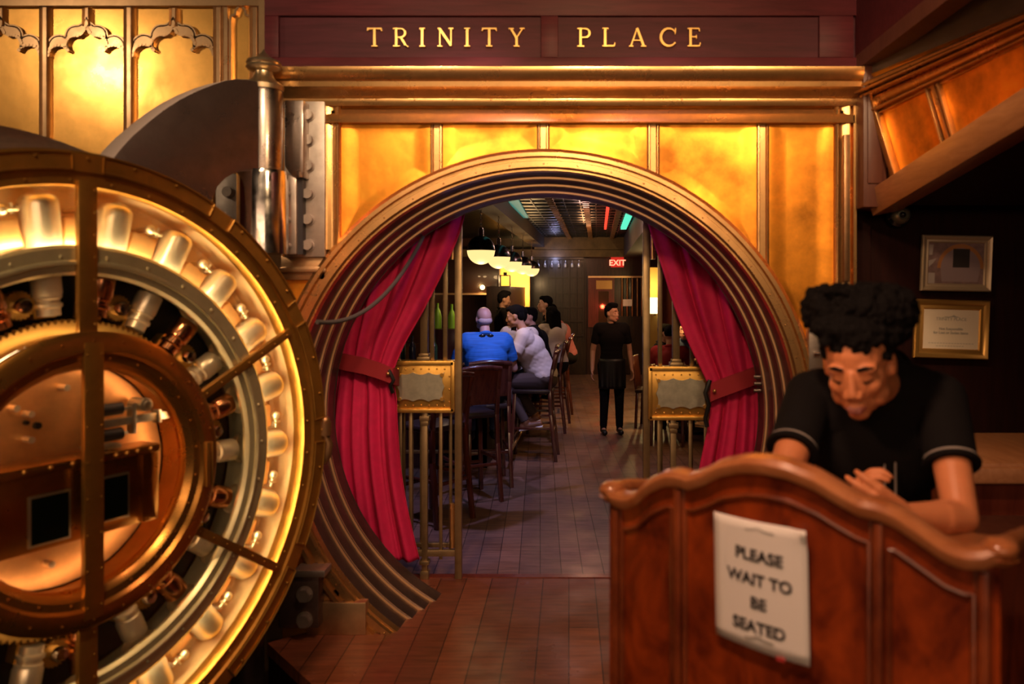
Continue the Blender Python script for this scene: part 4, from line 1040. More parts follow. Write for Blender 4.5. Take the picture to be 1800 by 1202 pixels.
# ---- far wall of the bar
def far_box(name, label, cat, x0, x1, y0, y1, Y, m, th=.06, parent=None, bevel=0):
    q0 = P(x0, y1, Y); q1 = P(x1, y0, Y); b = MB(); b.box((q0.x, Y, q0.z), (q1.x, Y+th, q1.z)); o = build(b, name, m, parent, bevel=bevel)
    if label: tag(o, label, cat)
    return o
M['cab_wood'] = grain('cab_wood', (.015, .007, .004), (.04, .018, .009), .35, (8, 8, 1), 4, .2)
M['mirror'] = mat('mirror', (.4, .25, .15), .12, .9)
M['column_brass'] = mat('column_brass', (.16, .07, .03), .35, .8)
cb = thing('glass_cabinet', 'tall dark lattice cabinet with hanging glasses at the back of the bar', 'cabinet', P(980, 640, 17.6))
far_box('frame', None, None, 931, 1030, 446, 658, 17.7, 'cab_wood', .06, cb)
far_box('glass_rack', None, None, 938, 1026, 452, 456, 17.5, 'cab_wood', .2, cb)
b = MB()
for i in range(8):
    x = P(938+i*12.5, 0, 17.68).x; b.bar((x, 17.68, P(0, 600, 17.6).z), (x, 17.68, P(0, 452, 17.6).z), .025, .03, up=(0, 1, 0))
for y in (455, 487, 515, 540, 565, 590): z = P(0, y, 17.68).z; b.bar((P(936, 0, 17.68).x, 17.67, z), (P(1027, 0, 17.68).x, 17.67, z), .03, .025, up=(0, 1, 0))
build(b, 'lattice', 'cab_wood', cb, smooth=False)
gl = None
for i in range(7):
    c = P(946+i*12, 457, 17.62)
    if gl is None:
        b = MB(); b.lathe([(.035, 0), (.005, .01), (.005, .06), (.03, .08), (.035, .13), (.028, .16)], (0, 0, 0), n=12); gl = build(b, 'wine_glass', mat('glassware', (.55, .55, .6), .08, .3, coat=1)); gl.rotation_euler = (PI, 0, 0); o = gl
    else: o = gl.copy(); COL.objects.link(o)
    o.location = c; tag(o, ['first', 'second', 'third', 'fourth, middle', 'fifth', 'sixth', 'last'][i]+' stemmed glass from the left hanging in the back cabinet', 'glass', 'glasses hanging in the back cabinet')
light('POINT', P(975, 455, 17.1), 5, (.6, .6, 1), .05)
ex_ = thing('exit_sign', 'red lit EXIT sign high on the back wall', 'sign', P(1085, 469, 17.7))
far_box('housing', None, None, 1074, 1096.5, 452, 469.5, 17.7, mat('exit_red', (.25, .01, .01), .4, emit=(1, .03, .02), es=.5), .05, ex_)
e_o = WM[ex_.name].inverted() @ P(1085.2, 466.5, 17.68)
text('EXIT', .18, 'lettering', 'lips', ex_, e_o, (1, 0, 0), (0, 0, 1), bold=.003)
M['exit_letters'] = emis('exit_letters', (1, .22, .12), 3)
for o in ex_.children:
    if o.name.startswith('lettering'): o.data.materials[0] = M['exit_letters']
    o.scale = (1, 1, 1)
mr = thing('framed_mirror', 'tall mirror in a dark red frame on the back wall below the exit sign', 'mirror', P(1062, 570, 17.8))
far_box('frame', None, None, 1034, 1080, 488, 575, 17.72, 'red_wood', .04, mr)
far_box('mirror_glass', None, None, 1048, 1076, 493, 508, 17.71, mat('mirror_top', (.5, .28, .10), .35, .8), .02, mr)
far_box('mirror_glass', None, None, 1052, 1070, 512, 570, 17.71, 'mirror', .02, mr)
b = MB(); b.tube([P(x, y, 17.8) for x, y in ((1053, 560), (1053, 535), (1056, 520), (1061, 514), (1067, 520), (1070, 535), (1070, 560))], .025, 8); build(b, 'arched_moulding', 'column_brass', mr)
far_box('lintel', 'pale wooden lintel across the back wall', 'beam', 1034, 1132, 485, 488, 17.68, 'bronze_edge', .08)
first = None
for i, x in enumerate((1094, 1103, 1112, 1121, 1129)):
    c0, c1_ = P(x, 556, 17.73), P(x, 488, 17.73); b = MB(); b.cyl(V((c0.x, 17.73, c0.z)), V((c0.x, 17.73, c1_.z)), .028, n=12)
    tag(build(b, 'brass_rod', 'column_brass'), ['leftmost upright brass rod on the back wall, next to the framed mirror', 'second upright brass rod from the mirror on the back wall', 'middle one of the five upright brass rods on the back wall', 'fourth upright brass rod from the mirror on the back wall', 'rightmost upright brass rod on the back wall'][i], 'rod', 'upright brass rods on the back wall')
far_box('notice_paper', 'small white paper notice on the brass rods at the back', 'notice', 1095, 1111, 526, 538, 17.695, 'paper', .01)
far_box('wainscot', 'dark wooden panelling below the brass rods at the back', 'panelling', 1080, 1150, 556, 657, 17.7, 'cab_wood', .055)
lp = thing('wall_sconce', 'tall glowing white cylinder lamp on the far right of the bar', 'lamp', P(1149, 552, 15.5))
b = MB(); c0, c1_ = P(1149, 551, 15.5), P(1149, 523, 15.5); b.cyl(c0, (c0.x, 15.5, c1_.z), .075, n=18); build(b, 'shade', emis('sconce', (1, .78, .42), 4.5), lp)
b = MB(); b.cyl((c0.x, 15.5, c0.z-.04), (c0.x, 15.5, c0.z), .05, n=14); b.box((c0.x-.03, 15.5, c0.z-.03), (c0.x+.03, 15.78, c0.z)); build(b, 'bracket', 'bronze', lp)
far_box('yellow_panel', 'yellow plaster pier behind the cylinder lamp', 'pier', 1139, 1160, 470, 679, 15.8, mat('yellow_pl', (.6, .36, .08), .7), .2)
light('POINT', P(1149, 505, 15.4), 26, (1, .66, .25), .05)
far_box('doorway_panel', 'dark red door panel at the far right of the bar', 'door panel', 1165, 1225, 470, 668, 16.5, 'red_wood', .2)
light('POINT', P(1062, 540, 17.3), 2.5, (1, .1, .06), .04)

# table with people at far right
tb = thing('dining_table', 'small dark table where the people at the far right sit', 'table', (1.55, 10.6, ZB))
b = MB(); b.cbox((1.62, 10.5, .70), (.7, .7, .04)); build(b, 'table_top', 'stool_wood', tb, bevel=.006)
b = MB(); b.cyl((1.62, 10.5, ZB), (1.62, 10.5, .7), .04, n=14); b.cyl((1.62, 10.5, ZB), (1.62, 10.5, ZB+.03), .22, n=24); build(b, 'pedestal', 'iron', tb)
# ---------------------------------------------------------------- host podium
RZ = math.radians(-35.8)
pd = thing('host_podium', 'reddish burl wood host podium with a serpentine top edge, in the foreground', 'podium', (.449, 1.793, 0), RZ)
def tops(x):
    pts = [(-.455, 1.275), (-.43, 1.262), (-.395, 1.262), (-.36, 1.275), (-.32, 1.315), (-.27, 1.342), (-.235, 1.348), (-.20, 1.345), (-.16, 1.362), (-.11, 1.392), (-.05, 1.410), (0, 1.414), (.05, 1.410), (.11, 1.392), (.16, 1.366), (.20, 1.348), (.235, 1.345), (.27, 1.335), (.32, 1.305), (.36, 1.280), (.395, 1.270), (.43, 1.275), (.455, 1.29)]
    for (a, za), (c, zc_) in zip(pts, pts[1:]):
        if x <= c: return za+(zc_-za)*(x-a)/(c-a) if x >= a else za
    return pts[-1][1]
def bow(x): return .055*(abs(x)/.45)**2.2-.012*math.cos(x*PI/.235)*.5
b = MB()
nx = 60
vs = []
for k2, dy in ((0, 0), (1, .03)):
    for j in range(9):
        for i in range(nx+1):
            x = -.445+.89*i/nx; z = (tops(x)-.015)*j/8; vs.append((x, bow(x)+dy, z))
N = (nx+1)*9
fs = []
for kk in (0, N):
    for j in range(8):
        for i in range(nx): q = kk+j*(nx+1)+i; fs.append((q, q+1, q+nx+2, q+nx+1))
for i in range(nx): fs += [(i, i+1, N+i+1, N+i), (8*(nx+1)+i, 8*(nx+1)+i+1, N+8*(nx+1)+i+1, N+8*(nx+1)+i)]
for j in range(8):
    for i in (0, nx): q = j*(nx+1)+i; fs.append((q, q+nx+1, N+q+nx+1, N+q))
b.add(vs, fs); build(b, 'front_panel', 'burl', pd, local=True)
b = MB()   # stiles and raised inner frame
for x in (-.235, .235, -.43, .43):
    z1 = tops(x)-.03
    b.bar((x, bow(x)-.004, 0), (x, bow(x)-.004, z1), .018, .020, up=(0, 1, 0)); b.bar((x+.016*(-1 if x > 0 else 1), bow(x)-.002, 0), (x+.016*(-1 if x > 0 else 1), bow(x)-.002, z1), .005, .016, up=(0, 1, 0))
build(b, 'stile', 'red_burl', pd, local=True, bevel=.004)
for x0, x1 in ((-.215, .215), (-.41, -.255), (.255, .41)):
    b = MB(); pts = []
    n = 20
    for i in range(n+1): x = x0+(x1-x0)*i/n; pts.append((x, bow(x)-.002, tops(x)-.075-.02*math.cos(PI*(2*i/n-1))*0))
    pts = [(x0, bow(x0)-.002, .1)]+pts+[(x1, bow(x1)-.002, .1)]
    b.tube(pts, .0065, 8); build(b, 'panel_moulding', 'red_burl', pd, local=True)
# cap rail: swept rounded profile along the top
b = MB(); pts = []
for i in range(61): x = -.462+.924*i/60; pts.append((x, bow(x)+.012, tops(x)))
prof = [(-.030, -.022), (-.036, -.010), (-.038, .002), (-.030, .014), (-.012, .018), (.016, .018), (.030, .012), (.034, 0), (.030, -.018)]
vs = []
for i, p in enumerate(pts):
    for a, h in prof: vs.append((p[0], p[1]+a, p[2]+h))
m_ = len(prof); fs = [(i*m_+j, i*m_+(j+1) % m_, (i+1)*m_+(j+1) % m_, (i+1)*m_+j) for i in range(60) for j in range(m_)]+[tuple(range(m_)), tuple(range(60*m_, 61*m_))]
b.add(vs, fs)
for s in (-1, 1):  # scrolled corners and wings running back
    z = tops(s*.46); x = s*.455
    b.sph((x, .062, z+.002), (.034, .040, .022), 16)
    wp = [(x, .06, z), (x+s*.008, .15, z-.01), (x+s*.004, .25, z-.03), (x, .35, z-.055), (x, .47, z-.075)]
    b.tube(wp, [.024, .022, .022, .022, .022], 10)
    b.tube([(x, .06, z-.03), (x, .06, z-.015)], [.02, .036], 16)
cap = build(b, 'cap_rail', 'cap_wood', pd, local=True)
for s in (-1, 1):
    b = MB(); x = s*.445
    b.ext([(.05, 0), (.47, 0), (.47, 1.20), (.35, 1.22), (.15, 1.255), (.05, 1.26)], (x-.012, 0, 0), (0, 1, 0), (0, 0, 1), (1, 0, 0), .024); build(b, 'side_panel', 'burl', pd, local=True, smooth=False)
b = MB(); b.box((-.43, .05, 1.165), (.43, .50, 1.195)); build(b, 'desk_top', 'cap_wood', pd, local=True, bevel=.004)
# paper notice
nt_ = thing('paper_notice', 'white paper notice reading PLEASE WAIT TO BE SEATED taped to the podium front', 'notice', (.449, 1.793, 1.0), RZ)
b = MB()
def ppos(u, v): # u 0..1 left to right, v 0..1 up
    x = -.128+.222*u+.006*(1-v); z = 1.004+.283*v-.012*u*(1-v)-.004*u
    return (x, bow(x)-.016-.010*math.sin(PI*u)*(.3+v*.2)-.008*u*v*(u*v > .9), z)
b.grid(lambda u, v: (ppos(u, v)[0], ppos(u, v)[1], ppos(u, v)[2]-1.0), 12, 12); build(b, 'sheet', 'paper', nt_, local=True, solid=.0008, ang=180)
for s, z, sz_ in (('PLEASE', 1.196, .036), ('WAIT TO', 1.142, .036), ('BE', 1.090, .036), ('SEATED', 1.036, .036)):
    t = text(s, sz_, 'lettering', 'ink', nt_, (-.013, 0, z-1.0), (1, 0, -.05), (0, 0, 1), bold=.0012)
    for v in t.data.vertices:
        u_ = (v.co.x+.128)/.222; v.co.y = bow(v.co.x)-.0175-.010*math.sin(PI*min(max(u_, 0), 1))*(.3+.2*min(max((v.co.z)/.283, 0), 1))-abs(v.co.y)
for z in (.264, .022):
    b = MB()
    for i in range(9): x = -.045+.0075*i; y = bow(x)-.0205; b.bar((x, y-.001, z+.006*math.exp(-((i-4)/1.5)**2)), (x+.0075, y-.001, z+.006*math.exp(-((i-3)/1.5)**2)), .002, .0025, up=(0, 1, 0))
    build(b, 'logo_mark', 'grey_ink', nt_, local=True, smooth=False)
b = MB(); p = ppos(.97, .97); b.sph((p[0], p[1]-.004, p[2]-1.0), (.008, .004, .008), 10); build(b, 'push_pin', 'paper', nt_, local=True)
b = MB(); p = ppos(.72, 0); b.cbox((p[0], p[1]-.001, p[2]-1.0-.002), (.02, .003, .008)); build(b, 'red_tape', 'red_cloth', nt_, local=True)

# objects on the desk, counter at the right
b = MB(); Lm = Matrix.Translation(V((.449, 1.793, 0))) @ Matrix.Rotation(RZ, 4, 'Z')
b.cbox((0, 0, 0), (.10, .16, .012)); b.v = [Lm @ (x+V((.04, .13, 1.202))) for x in b.v]; tag(build(b, 'phone', 'bottle3' if False else mat('phone_glass', (.25, .32, .34), .15), bevel=.004), 'grey slate tablet lying on the podium desk by the hands', 'tablet')
cs = thing('side_counter', 'reddish wooden ledge counter at the right edge behind the host', 'counter', (1.9, 3.2, 0))
b = MB(); c0 = P(1700, 850, 3.3); c1_ = P(1700, 808, 3.5)
b.box((1.60, 3.3, 0), (2.45, 3.9, 1.01)); build(b, 'cabinet', 'red_wood', cs, smooth=False)
b = MB(); b.box((1.55, 3.25, 1.01), (2.5, 3.95, 1.10)); b.box((1.58, 3.22, 1.02), (2.52, 3.26, 1.085)); build(b, 'ledge', 'band_wood', cs, bevel=.01)
b = MB(); b.ext([(1.36, 3.2), (2.5, 3.2), (2.5, 2.15), (1.45, 2.15), (1.28, 2.5)], (0, 0, .86), (1, 0, 0), (0, 1, 0), (0, 0, 1), .04); build(b, 'lower_shelf', 'post_wood', cs, smooth=False)
b = MB(); b.box((1.42, 2.25, 0), (2.4, 3.2, .86)); build(b, 'base', 'dark_wood', cs, smooth=False)

# framed pictures and camera on the dark wall
def frame(name, label, corners, Y, fw, fm, inner):
    q = [P(x, y, Y) for x, y in corners]      # tl tr br bl
    c = (q[0]+q[2])/2; ex = ((q[1]-q[0])+(q[2]-q[3])).normalized(); ez = ((q[0]-q[3])+(q[1]-q[2])).normalized()
    w_ = ((q[1]-q[0]).length+(q[2]-q[3]).length)/2; h_ = ((q[0]-q[3]).length+(q[1]-q[2]).length)/2
    t = thing(name, label, 'picture', c); en = V((0, -1, 0))
    def quad(b, x0, x1, z0, z1, d0, d1):
        pts = [(x0, z0), (x1, z0), (x1, z1), (x0, z1)]; b.ext(pts, c+en*d0, ex, ez, en, d1-d0)
    b = MB()
    prof = [(0, 0), (0, .018), (.006, .026), (fw*.4, .022), (fw*.6, .012), (fw-.006, .014), (fw, .008), (fw, 0)]
    n = len(prof); vs = []
    for sx_, sz_ in ((-1, 1), (1, 1), (1, -1), (-1, -1)):
        for a, h in prof: vs.append(c+ex*(sx_*(w_/2-a))+ez*(sz_*(h_/2-a))+en*h)
    b.add(vs, [(i*n+j, i*n+j+1, ((i+1) % 4)*n+j+1, ((i+1) % 4)*n+j) for i in range(4) for j in range(n-1)])
    build(b, 'frame', fm, t, ang=30)
    b = MB(); quad(b, -w_/2+fw-.003, w_/2-fw+.003, -h_/2+fw-.003, h_/2-fw+.003, .0, .006); build(b, 'print', inner, t, smooth=False)
    return t, c, ex, ez, en, w_-2*fw, h_-2*fw
YF = 4.27
M['silver_frame'] = mat('silver_frame', (.55, .42, .30), .45, .6)
M['gold_frame'] = mat('gold_frame', (.75, .42, .12), .32, .85)
M['print_bg'] = mat('print_bg', (.22, .13, .13), .6, var=.4, vscale=25)
t, c, ex, ez, en, w_, h_ = frame('framed_photograph', 'silver framed photograph of an arched doorway, hanging above the gold framed notice', [(1620, 413), (1743, 416), (1739, 513), (1616, 511)], YF, .040, 'silver_frame', 'print_bg')
M['pr_orange'] = mat('pr_orange', (.40, .16, .05), .6); M['pr_grey'] = mat('pr_grey', (.26, .18, .20), .6); M['pr_dark'] = mat('pr_dark', (.02, .012, .012), .6); M['pr_light'] = mat('pr_light', (.40, .33, .32), .6)
def flat(b, pts, d): b.ext(pts, c+en*d, ex, ez, en, .001)
b = MB(); 
arch = [(w_*.08+w_*.42*math.cos(a), -h_*.12+h_*.60*math.sin(a)) for a in [PI*i/24 for i in range(25)]]
arch2 = [(w_*.08+w_*.36*math.cos(a), -h_*.12+h_*.50*math.sin(a)) for a in [PI*i/24 for i in range(25)]]
flat(b, arch+arch2[::-1], .0075); build(b, 'printed_arch', 'pr_orange', t, smooth=False)
b = MB(); flat(b, arch2+[(-w_*.25, -h_*.45), (w_*.4, -h_*.45)], .0068); build(b, 'printed_tunnel', 'pr_grey', t, smooth=False)
b = MB(); flat(b, [(-w_*.06, -h_*.1), (w_*.24, -h_*.1), (w_*.24, h_*.36), (-w_*.06, h_*.36)], .0078); build(b, 'printed_door', 'pr_dark', t, smooth=False)
b = MB(); flat(b, [(-w_*.5, -h_*.5), (-w_*.38, -h_*.5), (-w_*.38, -h_*.24), (-w_*.5, -h_*.24)], .0078); flat(b, [(-w_*.5, -.1*h_), (-w_*.42, 0), (-w_*.36, .12*h_), (-w_*.5, .06*h_)], .0078); flat(b, [(-w_*.5, .2*h_), (-w_*.44, .2*h_), (-w_*.42, .45*h_), (-w_*.5, .45*h_)], .0078); build(b, 'printed_highlights', 'pr_light', t, smooth=False)
M['notice_paper'] = mat('notice_paper', (.60, .50, .40), .6)
t, c, ex, ez, en, w_, h_ = frame('framed_notice', 'gold framed printed notice about lost or stolen items', [(1607, 525), (1738, 530), (1734, 632), (1603, 629)], YF, .052, 'gold_frame', 'notice_paper')
def ftext(s, size, z, name='lettering', m='grey_ink', bold=0):
    o_ = WM[t.name].inverted() @ (c+ez*z*h_+en*.0070)
    text(s, size, name, m, t, o_, ex, ez, .0006, bold=bold)
ftext('TRINITY PLACE', .024, .22); ftext('Not Responsible', .019, -.02, bold=.0004); ftext('for Lost or Stolen Items', .019, -.12, bold=.0004)
b = MB()
for z in (-.36, -.43):
    for i in range(16 if z > -.4 else 10):
        x = (-.40 if z > -.4 else -.26)*w_+i*.052*w_; o_ = c+ez*z*h_+en*.0066; b.bar(o_+ex*x, o_+ex*(x+.036*w_), .003, .001, up=en)
build(b, 'small_print', 'grey_ink', t, smooth=False)
b = MB(); lg = [(-.13, 0), (-.08, .018), (-.04, .012), (.01, .03), (.04, .05), (.06, .03), (.10, .015), (.14, -.002), (.08, .004), (.02, .010), (-.05, .002)]
b.ext([(x*w_*1.2, (.30+z*1.2)*h_) for x, z in lg], c+en*.0062, ex, ez, en, .001); build(b, 'logo_mark', 'grey_ink', t, smooth=False)
sc = thing('security_camera', 'black dome security camera on the dark wall above the framed photograph', 'camera', P(1580, 378, YF))
p = P(1578, 377, YF)
b = MB(); b.lathe([(0, 0), (.068, 0), (.072, .02), (.066, .045), (.05, .055)], p+V((0, .03, 0)), (0, -1, 0), 28); build(b, 'housing', 'gloss_black', sc)
b = MB(); b.lathe([(.050, .05), (.046, .075), (.030, .095), (.028, .09), (.02, .08), (0, .08)], p+V((0.004, .03, -.005)), (0, -1, 0), 28); build(b, 'lens_ring', 'old_silver', sc)
b = MB(); b.sph(p+V((.004, -.055, -.006)), .018, 12); build(b, 'lens', 'gloss_black', sc)
b = MB(); b.tube([P(1551, 332, YF), P(1550, 345, YF), P(1553, 357, YF), P(1573, 358, YF)], .005, 8); build(b, 'conduit', 'steel_plate', sc)
lk = thing('lock_fitting', 'small steel latch fitting on the brass wall behind the host shoulder', 'latch', P(1432, 620, 4.2))
q0 = P(1421, 650, 4.18); q1 = P(1446, 556, 4.18); b = MB(); b.box((q0.x, 4.17, q0.z), (q1.x, W, q1.z)); build(b, 'plate', 'steel_plate', lk, bevel=.006)
b = MB(); q = P(1432, 575, 4.16); b.cyl(q, q+V((.06, 0, -.03)), .02, n=14); b.sph(q, .024, 12); b.cyl(P(1430, 622, 4.16), P(1440, 622, 4.16), .012, n=10); build(b, 'bolt', 'bright_steel', lk)

# ---------------------------------------------------------------- people
def rotm(yaw, pitch=0, roll=0):
    return Matrix.Rotation(yaw, 3, 'Z') @ Matrix.Rotation(-pitch, 3, 'X') @ Matrix.Rotation(roll, 3, 'Y')
def hand(b, wr, d, nrm, s=1.0, curl=.5, thumb=1):
    """palm, four unequal bent fingers and a thumb; d points along the hand, nrm is the palm side"""
    d = V(d).normalized(); nrm = V(nrm); nrm = (nrm-d*nrm.dot(d)).normalized(); sd = d.cross(nrm)
    w = V(wr)
    for k_ in (-1, -.33, .33, 1):
        b.cap(w+d*.012*s+sd*k_*.016*s, w+d*.088*s+sd*k_*.029*s, .015*s, .0125*s, 8)
    for k_, L in ((-1, .062), (-.33, .076), (.33, .080), (1, .070)):
        base = w+d*.088*s+sd*k_*.030*s; p = base; dd = d+sd*k_*.10; a = 0
        for j, (f, r0, r1) in enumerate(((.45, .0095, .0088), (.32, .0088, .008), (.23, .008, .0068))):
            a += curl*(.55+.15*j+.06*k_); v_ = (dd.normalized()*math.cos(a)+nrm*math.sin(a)); q = p+v_*L*f*s
            b.cap(p, q, r0*s, r1*s, 7); p = q
    tb_ = w+d*.03*s+sd*thumb*.026*s; q = tb_+(d*.5+sd*thumb*.75+nrm*.35).normalized()*.042*s; q2 = q+(d*.85+sd*thumb*.2+nrm*.4).normalized()*.034*s
    b.cap(tb_, q, .0145*s, .011*s, 8); b.cap(q, q2, .0105*s, .008*s, 8)
def head_shapes(b, c, R, s=1.0, big=False):
    c = V(c); T = lambda x, y, z: c+R @ (V((x, y, z))*s)
    E = lambda p, r: b.sph(T(*p), tuple(q*s for q in r), 18, R=R)
    E((0, -.012, .035), (.074, .094, .085)); E((0, .012, -.015), (.066, .082, .085)); E((0, .030, -.062), (.050, .055, .048)); E((0, .062, -.092), (.026, .024, .020))
    for q in (-1, 1):
        E((q*.034, .058, -.020), (.026, .026, .026)); E((q*.030, .066, .026), (.026, .022, .013)); E((q*.030, .072, .006), (.017, .014, .013))
        E((q*.046, .02, -.062), (.020, .04, .030))
        E((q*.0755, -.010, -.005), (.009, .018, .031)); E((q*.072, -.002, -.015), (.010, .014, .018))
        E((q*.012, .098, -.030), (.0105, .013, .0095))
    b.cap(T(0, .086, .018), T(0, .104, -.024), .009*s, .0125*s, 10)
    E((0, .085, -.060), (.024, .017, .009)); E((0, .083, -.071), (.021, .017, .009)); E((0, .086, -.046), (.018, .012, .01))
def face_bits(parent, c, R, s=1.0, sk='skin', big=False, lash=True):
    c = V(c); T = lambda x, y, z: c+R @ (V((x, y, z))*s)
    b = MB()
    for q in (-1, 1): b.tube([T(q*.048, .076, .030), T(q*.034, .087, .036), T(q*.016, .090, .032)], [.003*s, .0048*s, .004*s], 7)
    build(b, 'eyebrows', 'hair', parent)
    b = MB()
    for q in (-1, 1): b.tube([T(q*.045, .077, .002), T(q*.030, .0865, -.003), T(q*.017, .082, .000)], [.0015*s, .0028*s, .0015*s], 6)
    build(b, 'eyelashes', 'hair', parent)
    b = MB()
    b.tube([T(-.024, .090, -.0655), T(-.012, .100, -.0615), T(0, .1025, -.063), T(.012, .100, -.0615), T(.024, .090, -.0655)], [.002*s, .0052*s, .0048*s, .0052*s, .002*s], 8)
    b.tube([T(-.022, .089, -.067), T(-.010, .098, -.0725), T(.010, .098, -.0725), T(.022, .089, -.067)], [.002*s, .006*s, .006*s, .002*s], 8)
    build(b, 'lips', 'lips', parent)
def hair_blob(parent, c, R, s=1.0, style='short', m='hair'):
    c = V(c); T = lambda x, y, z: c+R @ (V((x, y, z))*s); b = MB()
    E = lambda p, r: b.sph(T(*p), tuple(q*s for q in r), 16, R=R)
    if style in ('short', 'long', 'quiff'):
        E((0, -.024, .050), (.081, .092, .082)); E((0, -.055, .01), (.071, .055, .078)); E((0, .03, .095), (.060, .055, .034))
    if style == 'quiff': E((0, .050, .112), (.052, .045, .032)); E((0, .0, .120), (.06, .07, .03))
    if style == 'long':
        for q in (-1, -.5, 0, .5, 1): b.cap(T(q*.055, -.07, .03), T(q*.075, -.12, -.33), .042*s, .022*s, 10)
        for q in (-1, 1): b.cap(T(q*.075, -.02, .04), T(q*.085, -.03, -.2), .024*s, .018*s, 10)
    if style == 'bald': E((0, -.060, -.015), (.073, .050, .040)); E((0, -.045, -.012), (.078, .045, .022))
    if style == 'bun': E((0, -.024, .050), (.081, .092, .082)); E((0, -.09, .08), (.04, .04, .04))
    o = build(b, 'hair', m, parent, remesh=.007, sm_it=2)
    return o

def person(label, loc, rz, J, sk='skin_tan', top='black_cloth', bottom='black_cloth', shoe='black', hair='short', hm='hair', s=1.0, sleeve='short', vox=.010, group=None, bulk=1.0, legs=True, yaw=0, pitch=0, extra=None, curl=.5):
    """J: joints in local metres, +y forward, +x the person's right"""
    D = dict(pel=(0, 0, .95), che=(0, .0, 1.28), nec=(0, .0, 1.47), hea=(0, .03, 1.62), hR=(.10, 0, .92), hL=(-.10, 0, .92), kR=(.11, .02, .50), kL=(-.11, .02, .50), aR=(.11, -.01, .09), aL=(-.11, -.01, .09),
             sR=(.19, 0, 1.42), sL=(-.19, 0, 1.42), eR=(.23, -.02, 1.13), eL=(-.23, -.02, 1.13), wR=(.24, .06, .88), wL=(-.24, .06, .88), dR=None, dL=None, tR=None, tL=None)
    D.update(J); D = {k_: (V(v) if v is not None else None) for k_, v in D.items()}
    r = thing('person', label, 'person', loc, rz, group)
    r.scale = (s, s, s); WM[r.name] = WM[r.name]
    k_ = bulk
    up = (D['nec']-D['pel']).normalized()
    b = MB()
    Rt = rotm(0, -math.atan2(up.y, up.z)) if True else None
    def torso(b, g):
        pel, che, nec = D['pel'], D['che'], D['nec']
        for f_ in (0, .2, .4, .6, .8): b.sph(pel.lerp(che, f_), ((.160-.022*math.sin(PI*f_))*k_+g, .112*k_*(k_ if f_ > .1 else 1)+g, .13+g), 18, R=Rt)
        b.sph(che, (.168*k_+g, .118*k_+g, .17+g), 20, R=Rt)
        b.cap(D['sR'].lerp(nec, .12), D['sL'].lerp(nec, .12), .062*k_+g, .062*k_+g, 14)
        b.cap(D['sR'].lerp(che, .25), D['sL'].lerp(che, .25), .075*k_+g, .075*k_+g, 14)
        b.cap(nec-up*.05, nec-up*.0, .075+g, .055+g*.5, 14)
    torso(b, 0)
    RH = rotm(yaw, pitch)
    b.cap(D['nec']-up*.02, D['hea']+RH @ V((0, -.02, -.04)), .054, .050, 14)
    head_shapes(b, D['hea'], RH)
    for q in 'RL':
        b.cap(D['s'+q], D['e'+q], .050*k_, .038, 12); b.cap(D['e'+q], D['w'+q], .038, .026, 12)
        d = D['d'+q] or (D['w'+q]-D['e'+q]); inn = V((-1 if q == 'R' else 1, 0, 0))
        hand(b, D['w'+q], d, inn*.8+V((0, .3, 0)) if abs(d.normalized().x) < .8 else V((0, 0, -1)), 1.0, curl, 1 if q == 'R' else -1)
        if legs:
            b.cap(D['h'+q], D['k'+q], .080*k_, .052, 12); b.cap(D['k'+q], D['a'+q], .052, .036, 12)
            t_d = D['t'+q] if D['t'+q] is not None else V((0, 1, 0)); b.cap(D['a'+q]-V((0, 0, .03)), D['a'+q]+t_d*.13-V((0, 0, .045)), .035, .028, 10)
    build(b, 'body', sk, r, local=True, remesh=vox, sm_it=3)
    b = MB(); torso(b, .012)
    if sleeve:
        for q in 'RL':
            e = D['e'+q]; s_ = D['s'+q]
            if sleeve == 'short': b.cap(s_, s_.lerp(e, .45), .062*k_, .056*k_, 14); b.cyl(s_.lerp(e, .4), s_.lerp(e, .68), .060*k_, .055*k_, 16)
            else: b.cap(s_, e, .060*k_, .050, 14); b.cyl(e, e.lerp(D['w'+q], .9), .050, .036, 14)
    build(b, 'shirt', top, r, local=True, remesh=vox, sm_it=3)
    if legs:
        b = MB(); b.sph(D['pel']-up*.03, (.172*k_, .124*k_, .125), 18, R=Rt)
        for q in 'RL': b.cap(D['h'+q], D['k'+q], .094*k_, .066, 14); b.cap(D['k'+q], D['k'+q].lerp(D['a'+q], .35), .066, .058, 14); b.cyl(D['k'+q].lerp(D['a'+q], .3), D['k'+q].lerp(D['a'+q], .98), .060, .050, 16)
        build(b, 'trousers', bottom, r, local=True, remesh=vox, sm_it=2)
        for q in 'RL':
            t_d = (D['t'+q] if D['t'+q] is not None else V((0, 1, 0))).normalized(); a = D['a'+q]; b = MB()
            b.cap(a-V((0, 0, .045))-t_d*.03, a+t_d*.16-V((0, 0, .052)), .042, .034, 12); b.cap(a, a-V((0, 0, .03)), .046, .044, 12)
            sh = build(b, 'shoe', shoe, r, local=True, remesh=.008, sm_it=2)
            if shoe != 'black':
                b = MB(); b.bar(a-t_d*.07-V((0, 0, .083)), a+t_d*.195-V((0, 0, .083)), .078, .016); build(b, 'sole', 'white_rubber', sh, local=True, bevel=.006)
    # hair and face in local space
    def L(fn): return fn
    fake = r
    wm = WM[r.name]; WM[r.name] = Matrix()
    hair_blob(r, D['hea'], RH, style=hair, m=hm); face_bits(r, D['hea'], RH)
    b = MB()   # collar
    pts = [D['nec']+V((.066*math.cos(t), .066*math.sin(t)-.004, .012+.018*-math.sin(t))) for t in [2*PI*i/20 for i in range(21)]]
    b.tube(pts, .012, 8, cap=False); build(b, 'collar', top, r)
    if extra: extra(r, D)
    WM[r.name] = wm
    return r

